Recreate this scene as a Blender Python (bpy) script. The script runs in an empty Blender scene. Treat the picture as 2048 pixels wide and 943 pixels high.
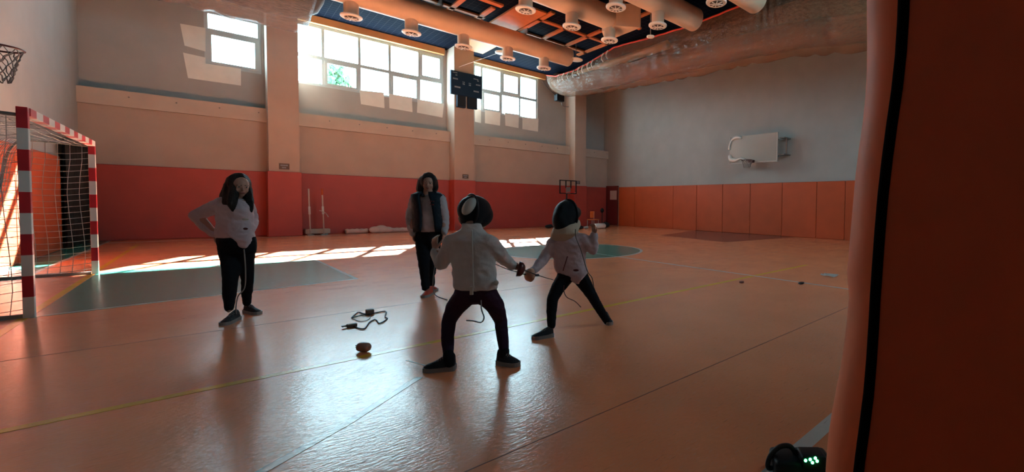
import bpy, bmesh, math, random
from mathutils import Vector, Matrix, noise
random.seed(7)
PI = math.pi
SC = bpy.context.scene
COL = SC.collection
# ------------------------------------------------------------------ camera
FPX, YAW, PITCH, ROLL, CAMZ, PPX, PPY = 865.38, 0.8035, -0.0329, 0.0121, 1.2006, 1314.64, 436.85
CF = Vector((math.sin(YAW)*math.cos(PITCH), math.cos(YAW)*math.cos(PITCH), math.sin(PITCH)))
_r = Vector((math.cos(YAW), -math.sin(YAW), 0)); _u = _r.cross(CF)
CR = _r*math.cos(ROLL) + _u*math.sin(ROLL)
CU = -_r*math.sin(ROLL) + _u*math.cos(ROLL)
CAM = Vector((0, 0, CAMZ))
cd = bpy.data.cameras.new('camera'); cam = bpy.data.objects.new('camera', cd); COL.objects.link(cam)
cam.matrix_world = Matrix(((CR.x, CU.x, -CF.x, 0), (CR.y, CU.y, -CF.y, 0), (CR.z, CU.z, -CF.z, CAMZ), (0, 0, 0, 1)))
cd.sensor_fit = 'HORIZONTAL'; cd.sensor_width = 36; cd.lens = FPX/2048*36
cd.shift_x = -(PPX-1024)/2048; cd.shift_y = (PPY-471.5)/2048
cd.clip_start = .02; cd.clip_end = 300
SC.camera = cam
# ------------------------------------------------------------------ light and exposure
SC.view_settings.view_transform = 'Standard'; SC.view_settings.look = 'None'
SC.view_settings.gamma = 1; SC.view_settings.use_curve_mapping = False
SC.view_settings.exposure = 1.0
WORLD_STRENGTH = 11.0
SUN_STRENGTH = 80.0
w = bpy.data.worlds.new('sky'); SC.world = w; w.use_nodes = True
bg = w.node_tree.nodes['Background']; bg.inputs[0].default_value = (.62, .87, 1.0, 1); bg.inputs[1].default_value = WORLD_STRENGTH
sl = bpy.data.lights.new('sun', 'SUN'); so = bpy.data.objects.new('sun', sl); COL.objects.link(so)
sl.energy = SUN_STRENGTH; sl.angle = math.radians(.6); sl.color = (1, .97, .93)
so.rotation_euler = Vector((-.55, -1.21, -1)).to_track_quat('-Z', 'Y').to_euler(); so.location = (5, 30, 15)

D, R, L, NEAR, CEIL = 19.418, 15.928, -2.42, -1.1, 7.72
def portal(loc, rot, sx, sy):
    l = bpy.data.lights.new('window_portal', 'AREA'); l.shape = 'RECTANGLE'; l.size = sx; l.size_y = sy; l.cycles.is_portal = True
    o = bpy.data.objects.new('window_portal', l); COL.objects.link(o); o.location = loc; o.rotation_euler = rot
# pixel -> world helpers (pixel of the 2048x943 photograph, one coordinate of the answer known)
def ray(x, y): return CF + CR*((x-PPX)/FPX) - CU*((y-PPY)/FPX)
def onX(x, y, v): d = ray(x, y); return CAM + d*((v)/d.x)
def onY(x, y, v): d = ray(x, y); return CAM + d*((v)/d.y)
def onZ(x, y, v=0.0): d = ray(x, y); return CAM + d*((v-CAMZ)/d.z)
def atd(x, y, dep): return CAM + ray(x, y)*dep
def depth(p): return (Vector(p)-CAM).dot(CF)
ER = Vector((CR.x, CR.y, 0)).normalized(); EF = Vector((CF.x, CF.y, 0)).normalized(); UP = Vector((0, 0, 1))

# ------------------------------------------------------------------ materials
def mat(name, col, rough=.6, metal=0, var=.0, vscale=3, bump=0, bscale=30, spec=.5, alpha=1, coat=0, emit=None, trans=0, sheen=0, stretch=None):
    m = bpy.data.materials.new(name); m.use_nodes = True; nt = m.node_tree; b = nt.nodes['Principled BSDF']
    b.inputs['Base Color'].default_value = (*col, 1); b.inputs['Roughness'].default_value = rough
    b.inputs['Metallic'].default_value = metal; b.inputs['Specular IOR Level'].default_value = spec
    b.inputs['Alpha'].default_value = alpha; b.inputs['Coat Weight'].default_value = coat
    b.inputs['Transmission Weight'].default_value = trans; b.inputs['Sheen Weight'].default_value = sheen
    tc = nt.nodes.new('ShaderNodeTexCoord'); mp = nt.nodes.new('ShaderNodeMapping'); nt.links.new(tc.outputs['Object'], mp.inputs[0])
    if stretch: mp.inputs['Scale'].default_value = stretch
    if var:
        n = nt.nodes.new('ShaderNodeTexNoise'); n.inputs['Scale'].default_value = vscale; n.inputs['Detail'].default_value = 5
        nt.links.new(mp.outputs[0], n.inputs[0])
        r = nt.nodes.new('ShaderNodeMapRange'); nt.links.new(n.outputs[0], r.inputs[0])
        r.inputs[1].default_value = .3; r.inputs[2].default_value = .7; r.inputs[3].default_value = 1-var; r.inputs[4].default_value = 1+var
        mx = nt.nodes.new('ShaderNodeVectorMath'); mx.operation = 'SCALE'; mx.inputs[0].default_value = col
        nt.links.new(r.outputs[0], mx.inputs['Scale']); nt.links.new(mx.outputs[0], b.inputs['Base Color'])
    if bump:
        n2 = nt.nodes.new('ShaderNodeTexNoise'); n2.inputs['Scale'].default_value = bscale; n2.inputs['Detail'].default_value = 4
        nt.links.new(mp.outputs[0], n2.inputs[0])
        bp = nt.nodes.new('ShaderNodeBump'); bp.inputs['Strength'].default_value = bump; bp.inputs['Distance'].default_value = .02
        nt.links.new(n2.outputs[0], bp.inputs['Height']); nt.links.new(bp.outputs[0], b.inputs['Normal'])
    if emit: b.inputs['Emission Color'].default_value = (*emit[0], 1); b.inputs['Emission Strength'].default_value = emit[1]
    return m

def floor_mat(name, col, dirt=.06):
    """glossy scuffed vinyl: wavy sheet bump, scratches, roughness patches"""
    m = bpy.data.materials.new(name); m.use_nodes = True; nt = m.node_tree; b = nt.nodes['Principled BSDF']
    N, K = nt.nodes.new, nt.links.new
    geo = N('ShaderNodeNewGeometry')
    def noi(scale, stretch=(1, 1, 1), det=4, rz=0):
        mp = N('ShaderNodeMapping'); mp.inputs['Scale'].default_value = stretch; mp.inputs['Rotation'].default_value = (0, 0, rz)
        K(geo.outputs['Position'], mp.inputs[0]); n = N('ShaderNodeTexNoise'); n.inputs['Scale'].default_value = scale
        n.inputs['Detail'].default_value = det; K(mp.outputs[0], n.inputs[0]); return n.outputs[0]
    def rng(s, a, b_, c, d):
        r = N('ShaderNodeMapRange'); K(s, r.inputs[0])
        for i, v in enumerate((a, b_, c, d)): r.inputs[i+1].default_value = v
        return r.outputs[0]
    a = rng(noi(1.3, det=6), .3, .7, 1-dirt, 1+dirt)
    sc = N('ShaderNodeVectorMath'); sc.operation = 'SCALE'; sc.inputs[0].default_value = col; K(a, sc.inputs['Scale'])
    # pale scuffs and dark heel marks that belong to the floor
    mk = N('ShaderNodeMix'); mk.data_type = 'RGBA'; K(rng(noi(16, (1, 22, 1), 2, 1.1), .64, .71, 0, .55), mk.inputs[0]); K(sc.outputs[0], mk.inputs[6]); mk.inputs[7].default_value = (.62, .50, .45, 1)
    mk2 = N('ShaderNodeMix'); mk2.data_type = 'RGBA'; K(rng(noi(10, (1, 18, 1), 1, .3), .70, .76, 0, .5), mk2.inputs[0]); K(mk.outputs[2], mk2.inputs[6]); mk2.inputs[7].default_value = (.10, .06, .05, 1)
    K(mk2.outputs[2], b.inputs['Base Color'])
    K(rng(noi(3.5, (1, 1.6, 1), 2), .2, .8, .20, .26), b.inputs['Roughness'])
    b.inputs['Specular IOR Level'].default_value = 1.0
    b.inputs['Coat Weight'].default_value = .35; b.inputs['Coat Roughness'].default_value = .20
    h1 = rng(noi(1.2, det=1), 0, 1, 0, .003)
    h2 = rng(noi(26, (1, 2.2, 1), 3, .5), .35, .65, 0, .0005)
    h3 = rng(noi(14, (1, 30, 1), 1, .9), .66, .74, 0, .0003)
    h4 = rng(noi(11, (1, 34, 1), 1, -.4), .66, .74, 0, .0003)
    ad = h1
    for h in (h2, h3, h4):
        q = N('ShaderNodeMath'); q.operation = 'ADD'; K(ad, q.inputs[0]); K(h, q.inputs[1]); ad = q.outputs[0]
    bp = N('ShaderNodeBump'); bp.inputs['Strength'].default_value = 1; bp.inputs['Distance'].default_value = 1
    K(ad, bp.inputs['Height']); K(bp.outputs[0], b.inputs['Normal']); K(bp.outputs[0], b.inputs['Coat Normal'])
    return m
FLOOR_ORANGE = (.88, .29, .125)
M = {}
M['floor'] = floor_mat('orange_vinyl', FLOOR_ORANGE)
M['f_green'] = floor_mat('green_floor_paint', (.015, .25, .19))
M['f_white'] = floor_mat('white_line_paint', (.62, .60, .57))
M['f_yellow'] = floor_mat('yellow_line_paint', (.80, .45, .02))
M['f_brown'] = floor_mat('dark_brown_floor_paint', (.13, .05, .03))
M['f_seam'] = mat('floor_seam', (.25, .07, .035), .5)
M['wall'] = mat('painted_plaster', (.395, .405, .39), .75, var=.05, vscale=1.5, bump=.25, bscale=120)
M['peach'] = mat('bounce_tinted_plaster', (.49, .39, .32), .75, var=.05, vscale=1.5, bump=.25, bscale=120)  # peach tint holds warm light bounced off the floor
M['ledge'] = mat('ledge_plaster', (.54, .46, .385), .7, var=.06, vscale=2)
M['patch'] = mat('pale_patch', (.80, .82, .76), .5, var=.04)
M['pad'] = mat('orange_wall_pad', (.44, .062, .045), .5, var=.06, vscale=2, bump=.15, bscale=8)
M['padr'] = mat('bright_orange_wall_pad', (.54, .085, .020), .5, var=.06, vscale=2, bump=.15, bscale=8)
M['groove'] = mat('pad_groove', (.2, .02, .01), .8)
M['cream'] = mat('cream_duct_metal', (.72, .52, .36), .45, var=.05)
M['ringm'] = mat('outlet_ring', (.85, .80, .72), .4)
M['grille'] = mat('outlet_grille', (.12, .08, .06), .6)
M['plank'] = mat('orange_wood_plank', (.62, .20, .065), .6, var=.1, vscale=4)
M['beam'] = mat('light_orange_board', (.80, .40, .15), .6, var=.05)
M['alu'] = mat('window_frame_aluminium', (.50, .60, .62), .45)
M['red'] = mat('red_paint', (.55, .02, .03), .35)
M['white'] = mat('white_paint', (.75, .73, .70), .4)
M['steel'] = mat('grey_steel', (.28, .27, .26), .4, metal=.7)
M['black'] = mat('black_plastic', (.012, .014, .018), .45, spec=.25)
M['mat_gap'] = mat('mat_gap_black', (.004, .002, .002), .95, spec=.02)  # shade between the near mats, put into a colour
M['navy'] = mat('dark_navy_panel', (.006, .026, .060), .6, spec=.2)
M['label'] = mat('grey_lettering', (.30, .36, .42), .6)
M['net'] = mat('white_net_cord', (.55, .53, .50), .8)
M['skin'] = mat('skin', (.42, .21, .15), .55, var=.04, vscale=12)
M['hair'] = mat('dark_brown_hair', (.008, .005, .005), .5, bump=.7, bscale=60, stretch=(3, 3, .4), spec=.25)
M['jk'] = mat('white_fencing_cloth', (.52, .46, .45), .85, var=.05, vscale=9, bump=.5, bscale=14, sheen=.2)
M['jkp'] = mat('backlit_white_fencing_cloth', (.53, .40, .43), .85, var=.05, vscale=9, bump=.5, bscale=14, sheen=.2)  # white cloth with the pink cast of the light mixed into its colour
M['blk'] = mat('black_legging', (.006, .006, .009), .8, spec=.15, bump=.3, bscale=25)
M['purple'] = mat('dark_purple_legging', (.030, .010, .028), .75, spec=.15, bump=.3, bscale=25)
M['vest'] = mat('dark_navy_quilted_vest', (.007, .013, .022), .6, spec=.15, bump=.5, bscale=18)
M['tee'] = mat('pale_grey_sweatshirt', (.42, .36, .38), .85, bump=.3, bscale=20)
M['shoe'] = mat('black_shoe_mesh', (.018, .020, .026), .6, spec=.2, bump=.4, bscale=90)
M['sole'] = mat('grey_rubber_sole', (.26, .22, .21), .6)
M['rshoe'] = mat('red_orange_shoe', (.50, .06, .035), .55)
M['mesh'] = mat('black_mask_mesh', (.004, .007, .012), .42, spec=.2, bump=.6, bscale=300)
M['bib'] = mat('cream_mask_bib', (.52, .40, .30), .8, bump=.2)
M['tong'] = mat('grey_mask_tongue', (.48, .45, .42), .6)
M['guard'] = mat('dark_red_bell_guard', (.09, .015, .015), .35, metal=.3)
M['glove'] = mat('peach_glove', (.50, .24, .15), .6)
M['cord'] = mat('grey_cord', (.22, .19, .18), .6)
M['brown'] = mat('brown_plastic', (.36, .15, .11), .3)
M['tarp'] = mat('brown_rolled_curtain', (.11, .040, .022), .7, bump=.5, bscale=4)
M['rope'] = mat('red_rope', (.62, .05, .02), .6)
M['dcurt'] = mat('dark_grey_curtain', (.055, .05, .045), .9, bump=.3)
M['door'] = mat('dark_red_door', (.16, .02, .02), .5)
M['paper'] = mat('paper', (.62, .50, .45), .8)
M['orangeplastic'] = mat('orange_plastic', (.75, .16, .03), .4)
M['leaf'] = mat('outdoor_foliage', (.10, .22, .12), .7)
M['bark'] = mat('outdoor_bark', (.10, .07, .05), .9)
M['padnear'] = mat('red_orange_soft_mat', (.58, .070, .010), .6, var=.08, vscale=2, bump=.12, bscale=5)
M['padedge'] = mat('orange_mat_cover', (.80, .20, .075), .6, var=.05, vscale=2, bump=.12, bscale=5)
M['led'] = mat('green_led', (.0, .6, .1), .3, emit=((.05, 1, .22), 14))
M['eye'] = mat('eye_white', (.5, .47, .45), .3)
M['lip'] = mat('lips', (.28, .07, .06), .5)
M['badge'] = mat('dark_red_badge', (.12, .015, .015), .6)

def striped(name, axis, period, off=0):
    m = bpy.data.materials.new(name); m.use_nodes = True; nt = m.node_tree; b = nt.nodes['Principled BSDF']
    tc = nt.nodes.new('ShaderNodeTexCoord'); s = nt.nodes.new('ShaderNodeSeparateXYZ'); nt.links.new(tc.outputs['Object'], s.inputs[0])
    a = nt.nodes.new('ShaderNodeMath'); a.operation = 'ADD'; a.inputs[1].default_value = off+100*period; nt.links.new(s.outputs[axis], a.inputs[0])
    d = nt.nodes.new('ShaderNodeMath'); d.operation = 'MODULO'; d.inputs[1].default_value = period; nt.links.new(a.outputs[0], d.inputs[0])
    g = nt.nodes.new('ShaderNodeMath'); g.operation = 'GREATER_THAN'; g.inputs[1].default_value = period/2; nt.links.new(d.outputs[0], g.inputs[0])
    mx = nt.nodes.new('ShaderNodeMix'); mx.data_type = 'RGBA'; nt.links.new(g.outputs[0], mx.inputs[0])
    mx.inputs[6].default_value = (.70, .67, .62, 1); mx.inputs[7].default_value = (.50, .015, .025, 1)
    nt.links.new(mx.outputs[2], b.inputs['Base Color']); b.inputs['Roughness'].default_value = .35
    return m
M['stripe_z'] = striped('red_white_post_paint', 2, .416, 0)
M['stripe_y'] = striped('red_white_bar_paint', 1, .51, 2.065)

def glassy(name, tint, gloss, rough, bumpy=0, diff=0, dcol=(.6, .6, .6), stretch=(1, 1, 1), bscale=6):
    """thin clear sheet: transparent + mirror-like + a little diffuse haze"""
    m = bpy.data.materials.new(name); m.use_nodes = True; nt = m.node_tree; N, K = nt.nodes.new, nt.links.new
    nt.nodes.remove(nt.nodes['Principled BSDF']); out = nt.nodes['Material Output']
    t = N('ShaderNodeBsdfTransparent'); t.inputs[0].default_value = (*tint, 1)
    g = N('ShaderNodeBsdfGlossy'); g.inputs['Roughness'].default_value = rough
    mx = N('ShaderNodeMixShader'); mx.inputs[0].default_value = gloss
    K(t.outputs[0], mx.inputs[1]); K(g.outputs[0], mx.inputs[2]); last = mx
    if diff:
        d = N('ShaderNodeBsdfDiffuse'); d.inputs[0].default_value = (*dcol, 1)
        m2 = N('ShaderNodeMixShader'); m2.inputs[0].default_value = diff; K(mx.outputs[0], m2.inputs[1]); K(d.outputs[0], m2.inputs[2]); last = m2
    if bumpy:
        tc = N('ShaderNodeTexCoord'); mp = N('ShaderNodeMapping'); mp.inputs['Scale'].default_value = stretch; K(tc.outputs['Object'], mp.inputs[0])
        n = N('ShaderNodeTexNoise'); n.inputs['Scale'].default_value = bscale; K(mp.outputs[0], n.inputs[0])
        bp = N('ShaderNodeBump'); bp.inputs['Strength'].default_value = bumpy; bp.inputs['Distance'].default_value = .1; K(n.outputs[0], bp.inputs['Height'])
        K(bp.outputs[0], g.inputs['Normal'])
    K(last.outputs[0], out.inputs[0]); return m
M['glass'] = glassy('window_glass', (.92, .97, .97), .05, .02)
M['film_r'] = glassy('clear_plastic_film', (.92, .80, .70), .07, .16, 1.0, .36, (.34, .18, .105), (4, .6, 1))
M['film_l'] = glassy('clear_plastic_sheet', (.85, .88, .9), .24, .18, 1.0, .42, (.34, .35, .37), (.6, 5, 5))
M['tarp_grey'] = mat('grey_rolled_curtain', (.13, .10, .09), .7, bump=.5, bscale=4)
M['acryl'] = glassy('scratched_acrylic', (.92, .9, .88), .05, .3, 0, .48, (.60, .56, .50))

def net_ceiling():
    m = bpy.data.materials.new('dark_blue_ceiling_net'); m.use_nodes = True; nt = m.node_tree; b = nt.nodes['Principled BSDF']; N, K = nt.nodes.new, nt.links.new
    geo = N('ShaderNodeNewGeometry'); s = N('ShaderNodeSeparateXYZ'); K(geo.outputs['Position'], s.inputs[0])
    outs = []
    for i in (0, 1):
        md = N('ShaderNodeMath'); md.operation = 'PINGPONG'; md.inputs[1].default_value = .105; K(s.outputs[i], md.inputs[0])
        lt = N('ShaderNodeMath'); lt.operation = 'LESS_THAN'; lt.inputs[1].default_value = .006; K(md.outputs[0], lt.inputs[0]); outs.append(lt)
    mx = N('ShaderNodeMath'); mx.operation = 'MAXIMUM'; K(outs[0].outputs[0], mx.inputs[0]); K(outs[1].outputs[0], mx.inputs[1])
    c = N('ShaderNodeMix'); c.data_type = 'RGBA'; K(mx.outputs[0], c.inputs[0]); c.inputs[6].default_value = (.003, .006, .016, 1); c.inputs[7].default_value = (.028, .03, .04, 1)
    K(c.outputs[2], b.inputs['Base Color']); b.inputs['Roughness'].default_value = .8; b.inputs['Specular IOR Level'].default_value = .03
    return m
M['ceil'] = net_ceiling()

# ------------------------------------------------------------------ mesh helpers
def obj(name, bm, m, parent=None, smooth=False, loc=None):
    me = bpy.data.meshes.new(name)
    if isinstance(bm, bmesh.types.BMesh):
        bm.normal_update(); bm.to_mesh(me); bm.free()
    else: me = bm; me.name = name
    for mm in (m if isinstance(m, (list, tuple)) else [m]): me.materials.append(M[mm] if isinstance(mm, str) else mm)
    if smooth: me.shade_smooth()
    o = bpy.data.objects.new(name, me); COL.objects.link(o)
    if loc is not None: o.location = loc
    if parent: 
        o.parent = parent
    return o
def tag(o, label, cat, group=None, kind=None):
    o['label'] = label; o['category'] = cat
    if group: o['group'] = group
    if kind: o['kind'] = kind
    return o
def struct(o): o['kind'] = 'structure'; return o
def thing(name, loc, label, cat, group=None, rz=0):
    o = bpy.data.objects.new(name, None); COL.objects.link(o); o.location = loc; o.rotation_euler = (0, 0, rz); o.empty_display_size = .1
    return tag(o, label, cat, group)
def wloc(o):
    v = Vector(o.location)
    while o.parent: o = o.parent; v += Vector(o.location)
    return v
def wpart(name, bm, m, parent, smooth=False):
    """part whose mesh is given in world coordinates under a thing at parent.location (no rotation)"""
    bmesh.ops.translate(bm, verts=bm.verts, vec=-wloc(parent))
    return obj(name, bm, m, parent, smooth)
def dup(root, loc=None):
    r = root.copy(); COL.objects.link(r)
    if loc is not None: r.location = loc
    for ch in list(root.children):
        c = ch.copy(); COL.objects.link(c); c.parent = r
        for g in ch.children:
            d = g.copy(); COL.objects.link(d); d.parent = c
    return r
def nb(): return bmesh.new()
def box(bm, x0, x1, y0, y1, z0, z1, bev=0):
    vs = [bm.verts.new(p) for p in ((x0, y0, z0), (x1, y0, z0), (x1, y1, z0), (x0, y1, z0), (x0, y0, z1), (x1, y0, z1), (x1, y1, z1), (x0, y1, z1))]
    fs = [bm.faces.new([vs[i] for i in f]) for f in ((0, 3, 2, 1), (4, 5, 6, 7), (0, 1, 5, 4), (1, 2, 6, 5), (2, 3, 7, 6), (3, 0, 4, 7))]
    if bev:
        es = list({e for f in fs for e in f.edges})
        bmesh.ops.bevel(bm, geom=es, offset=bev, segments=3, profile=.5, affect='EDGES')
    return bm
def frame_of(t, hint=UP):
    t = t.normalized(); a = t.cross(hint)
    if a.length < 1e-3: a = t.cross(Vector((1, 0, 0)))
    a.normalize(); return a, t.cross(a).normalized()
def loft(bm, rings, caps=True):
    """rings: lists of equal-length point lists"""
    V = [[bm.verts.new(p) for p in r] for r in rings]; n = len(V[0])
    for a, b in zip(V, V[1:]):
        for i in range(n): bm.faces.new((a[i], a[(i+1) % n], b[(i+1) % n], b[i]))
    if caps: bm.faces.new(V[0][::-1]); bm.faces.new(V[-1])
    return bm
def tube(bm, pts, r, seg=8, caps=True):
    pts = [Vector(p) for p in pts]; rs = r if isinstance(r, (list, tuple)) else [r]*len(pts); rings = []; a = None
    for i, p in enumerate(pts):
        t = (pts[min(i+1, len(pts)-1)] - pts[max(i-1, 0)]).normalized()
        if a is None: a, b = frame_of(t)
        else:
            a = (a - t*a.dot(t)); a = a.normalized() if a.length > 1e-4 else frame_of(t)[0]; b = t.cross(a)
        rings.append([p + (a*math.cos(k*2*PI/seg) + b*math.sin(k*2*PI/seg))*rs[i] for k in range(seg)])
    return loft(bm, rings, caps)
def capsule(bm, p, q, r1, r2, seg=12):
    """tapered limb with rounded ends"""
    p, q = Vector(p), Vector(q); d = q-p; l = d.length or 1e-4; t = d/l
    pts, rs = [], []
    for k in (-.98, -.85, -.5, 0): pts.append(p+t*r1*k); rs.append(r1*math.sqrt(max(0.01, 1-k*k)))
    for k in (0, .5, .85, .98): pts.append(q+t*r2*k); rs.append(r2*math.sqrt(max(0.01, 1-k*k)))
    if l < 1e-3: pts.pop(4); rs.pop(4)
    a, b = frame_of(t)
    return loft(bm, [[c+(a*math.cos(k*2*PI/seg)+b*math.sin(k*2*PI/seg))*r for k in range(seg)] for c, r in zip(pts, rs)])
def limb(bm, pts, rs, seg=12):
    for i in range(len(pts)-1): capsule(bm, pts[i], pts[i+1], rs[i], rs[i+1], seg)
def ellipsoid(bm, c, ax, seg=20, rn=12):
    """ax: three vectors (half axes)"""
    c = Vector(c); A = [Vector(v) for v in ax]; rings = []
    for j in range(rn+1):
        th = PI*(j+.02)/(rn+.04)
        rings.append([c + A[2]*math.cos(th) + (A[0]*math.cos(k*2*PI/seg)+A[1]*math.sin(k*2*PI/seg))*math.sin(th) for k in range(seg)])
    return loft(bm, rings)
def smoothpath(pts, n=8):
    pts = [Vector(p) for p in pts]; P = [pts[0]]+pts+[pts[-1]]; out = []
    for i in range(1, len(P)-2):
        for k in range(n):
            t = k/n; a, b, c, d = P[i-1], P[i], P[i+1], P[i+2]
            out.append(.5*((2*b)+(c-a)*t+(2*a-5*b+4*c-d)*t*t+(3*b-a-3*c+d)*t**3))
    out.append(pts[-1]); return out
def revolve(bm, prof, c, axis, seg=24):
    c = Vector(c); t = Vector(axis).normalized(); a, b = frame_of(t)
    return loft(bm, [[c+t*h+(a*math.cos(k*2*PI/seg)+b*math.sin(k*2*PI/seg))*max(r, 1e-4) for k in range(seg)] for r, h in prof], caps=True)
def remeshed(bm, voxel, iters=6, fac=.5):
    me = bpy.data.meshes.new('t'); bmesh.ops.recalc_face_normals(bm, faces=bm.faces); bm.to_mesh(me); bm.free()
    o = bpy.data.objects.new('t', me); COL.objects.link(o)
    r = o.modifiers.new('r', 'REMESH'); r.mode = 'VOXEL'; r.voxel_size = voxel; r.use_smooth_shade = True
    s = o.modifiers.new('s', 'SMOOTH'); s.iterations = iters; s.factor = fac
    dg = bpy.context.evaluated_depsgraph_get(); dg.update()
    res = bpy.data.meshes.new_from_object(o.evaluated_get(dg)); res.materials.clear()
    bpy.data.objects.remove(o); bpy.data.meshes.remove(me); return res
def flesh(name, bm, m, parent, voxel=.01, iters=6, fac=.5):
    bmesh.ops.translate(bm, verts=bm.verts, vec=-wloc(parent))
    me = remeshed(bm, voxel, iters, fac)
    am = {'fencing_jacket': .009, 'sweatshirt': .009, 'leggings': .004, 'trousers': .007, 'hair': .008, 'mask_bib': .004}.get(name, 0)
    if am:
        nr = [v.normal.copy() for v in me.vertices]; hr = name == 'hair'
        for v, n_ in zip(me.vertices, nr):
            p = v.co; q = Vector((p.x*22, p.y*22, p.z*3)) if hr else Vector((p.x*9+p.z*5, p.y*9-p.z*3, p.z*13))
            k = noise.noise(q)+.5*noise.noise(q*2.1+Vector((7, 3, 1)))
            if not hr: k = -abs(k)*1.3+.35
            v.co = p+n_*am*k
        me.update()
    return obj(name, me, m, parent, True)
def poly(bm, pts, z0, z1):
    """extruded horizontal polygon"""
    a = [bm.verts.new((p[0], p[1], z0)) for p in pts]; b = [bm.verts.new((p[0], p[1], z1)) for p in pts]; n = len(pts)
    bm.faces.new(a[::-1]); bm.faces.new(b)
    for i in range(n): bm.faces.new((a[i], a[(i+1) % n], b[(i+1) % n], b[i]))
    bmesh.ops.recalc_face_normals(bm, faces=bm.faces); return bm

# ------------------------------------------------------------------ the room shell
floor = struct(obj('floor', box(nb(), L-.3, R+.3, NEAR-.3, D+.6, -.2, 0), 'floor'))
def mark(name, pts, m, z=.0012): return obj(name, poly(nb(), pts, 0, z), m, floor)
def line(p, q, wd, m, z=.0016, name='court_line'):
    p, q = Vector(p[:2]), Vector(q[:2]); n = (q-p).normalized(); n = Vector((-n.y, n.x))*wd/2
    return mark(name, [p-n, q-n, q+n, p+n], m, z)
CY, CX = 9.24, 6.46
# green trapezoid key in front of the goal, green zone behind the end line
mark('green_key', [(-1.25, 7.42), (1.55, 7.95), (1.47, 10.98), (-1.25, 11.35)], 'f_green')
mark('green_end_zone', [(L, NEAR), (-1.93, NEAR), (-1.93, D), (L, D)], 'f_green')
line((-1.93, 7.38), (1.58, 7.93), .05, 'f_white'); line((-1.93, 11.45), (1.50, 11.0), .05, 'f_white'); line((1.56, 7.93), (1.48, 11.0), .05, 'f_white')
line((-1.93, NEAR), (-1.93, D), .05, 'f_white')
ring = lambda r: [(CX+r*math.cos(a*2*PI/72), CY+r*math.sin(a*2*PI/72)) for a in range(72)]
mark('center_circle_edge', ring(1.80), 'f_white', .0010); mark('center_circle', ring(1.73), 'f_green', .0014)
line((CX, .95), (CX, D-.9), .05, 'f_white', .002)
line((-1.93, .945), (R, .945), .075, 'f_white', .0018)
line((-1.93, D-.95), (R, D-.95), .05, 'f_white', .0018)
line((-1.5, 3.92), (8.5, 3.92), .065, 'f_yellow'); line((-1.29, 3.92), (-1.29, 17.5), .065, 'f_yellow')
arc = [Vector(p) for p in ((.0, 2.47), (.16, 2.56), (.5, 2.79), (.98, 3.19))]
for a, b in zip(arc, arc[1:]): line(a, b, .05, 'f_white', .0019)
line((1.02, 3.6), (1.12, 3.28), .012, 'f_white')
line((L, 1.92), (R, 1.92), .006, 'f_seam', .0009, 'sheet_seam'); line((L, 5.6), (R, 5.6), .006, 'f_seam', .0009, 'sheet_seam')
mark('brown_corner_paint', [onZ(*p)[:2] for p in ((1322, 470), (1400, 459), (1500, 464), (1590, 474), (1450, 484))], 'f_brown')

# window wall, with real openings
WY = D+.30   # inner face of the recessed upper wall
def opening(px): return onY(*px, WY)
# window rectangles (x0,x1,z0,z1)
W1 = (-.02, 1.30, 5.38, 7.10); W2 = (2.05, 7.10, 5.30, 7.45); W3 = (7.98, 11.62, 5.36, 7.45)
holes = [W1, W2, W3]
wl = struct(obj('wall_window_side', box(nb(), L-.3, R+.3, D, D+.6, 0, 4.10), 'peach'))
bm = nb()
xs = L-.3
for (x0, x1, z0, z1) in holes:
    box(bm, xs, x0, WY, WY+.3, 4.1, CEIL+.3); box(bm, x0, x1, WY, WY+.3, 4.1, z0); box(bm, x0, x1, WY, WY+.3, z1, CEIL+.3); xs = x1
box(bm, xs, R+.3, WY, WY+.3, 4.1, CEIL+.3)
obj('upper_wall', bm, 'wall', wl)
struct(obj('wall_right', box(nb(), R, R+.3, NEAR-.3, D+.6, 0, CEIL+.3), 'wall'))
struct(obj('wall_left', box(nb(), L-.3, L, NEAR-.3, D+.6, 0, CEIL+.3), 'wall'))
bm = nb(); xs = L-.3     # unseen high window added to the near wall behind the camera, for fill light
FILL_WIN = [(6.4, 10.4)]
for (x0, x1) in FILL_WIN:
    box(bm, xs, x0, NEAR-.3, NEAR, 0, CEIL+.3); box(bm, x0, x1, NEAR-.3, NEAR, 0, 5.3); box(bm, x0, x1, NEAR-.3, NEAR, 7.4, CEIL+.3); xs = x1
box(bm, xs, R+.3, NEAR-.3, NEAR, 0, CEIL+.3)
struct(obj('wall_near', bm, 'wall'))
ceil = struct(obj('ceiling', box(nb(), L-.3, R+.3, NEAR-.3, D+.6, CEIL, CEIL+.3), 'ceil'))
def plank(x0, x1, y0, y1, m='plank', name='plank', z=CEIL): return obj(name, box(nb(), x0, x1, y0, y1, z-.06, z-.001), m, ceil)
for X in (4.7, 5.75, 6.7): plank(X-.08, X+.08, 14.2 if X > 5 else 15.2, 16.15)
plank(4.6, 6.85, 15.12, 15.28); plank(5.6, 6.85, 13.75, 13.95)
plank(7.15, 8.12, 13.2, 15.85, name='ceiling_panel')
for X in (8.25, 9.27, 10.33): plank(X-.08, X+.08, 13.0, 16.2)
for Y in (13.85, 15.36): plank(8.17, 11.4, Y-.08, Y+.08)
plank(11.25, 11.4, 13.3, 15.9)
for X in (8.25, 9.3, 10.45): plank(X-.08, X+.08, 9.4, 12.1)
for Y in (9.55, 11.8): plank(7.2, 11.2, Y-.08, Y+.08)
for X in (9.4, 10.6): plank(X-.08, X+.08, 4.5, 8.2)
for Y in (5.4, 7.4): plank(7.5, 11.4, Y-.08, Y+.08)
for X in (2.9, 3.9, 5.0, 6.0, 8.9, 10.1): plank(X-.09, X+.09, 15.6, 16.75)
plank(7.45, 8.45, 16.6, 17.3, 'plank'); plank(7.35, 8.4, 17.3, 18.8, 'beam')
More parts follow.
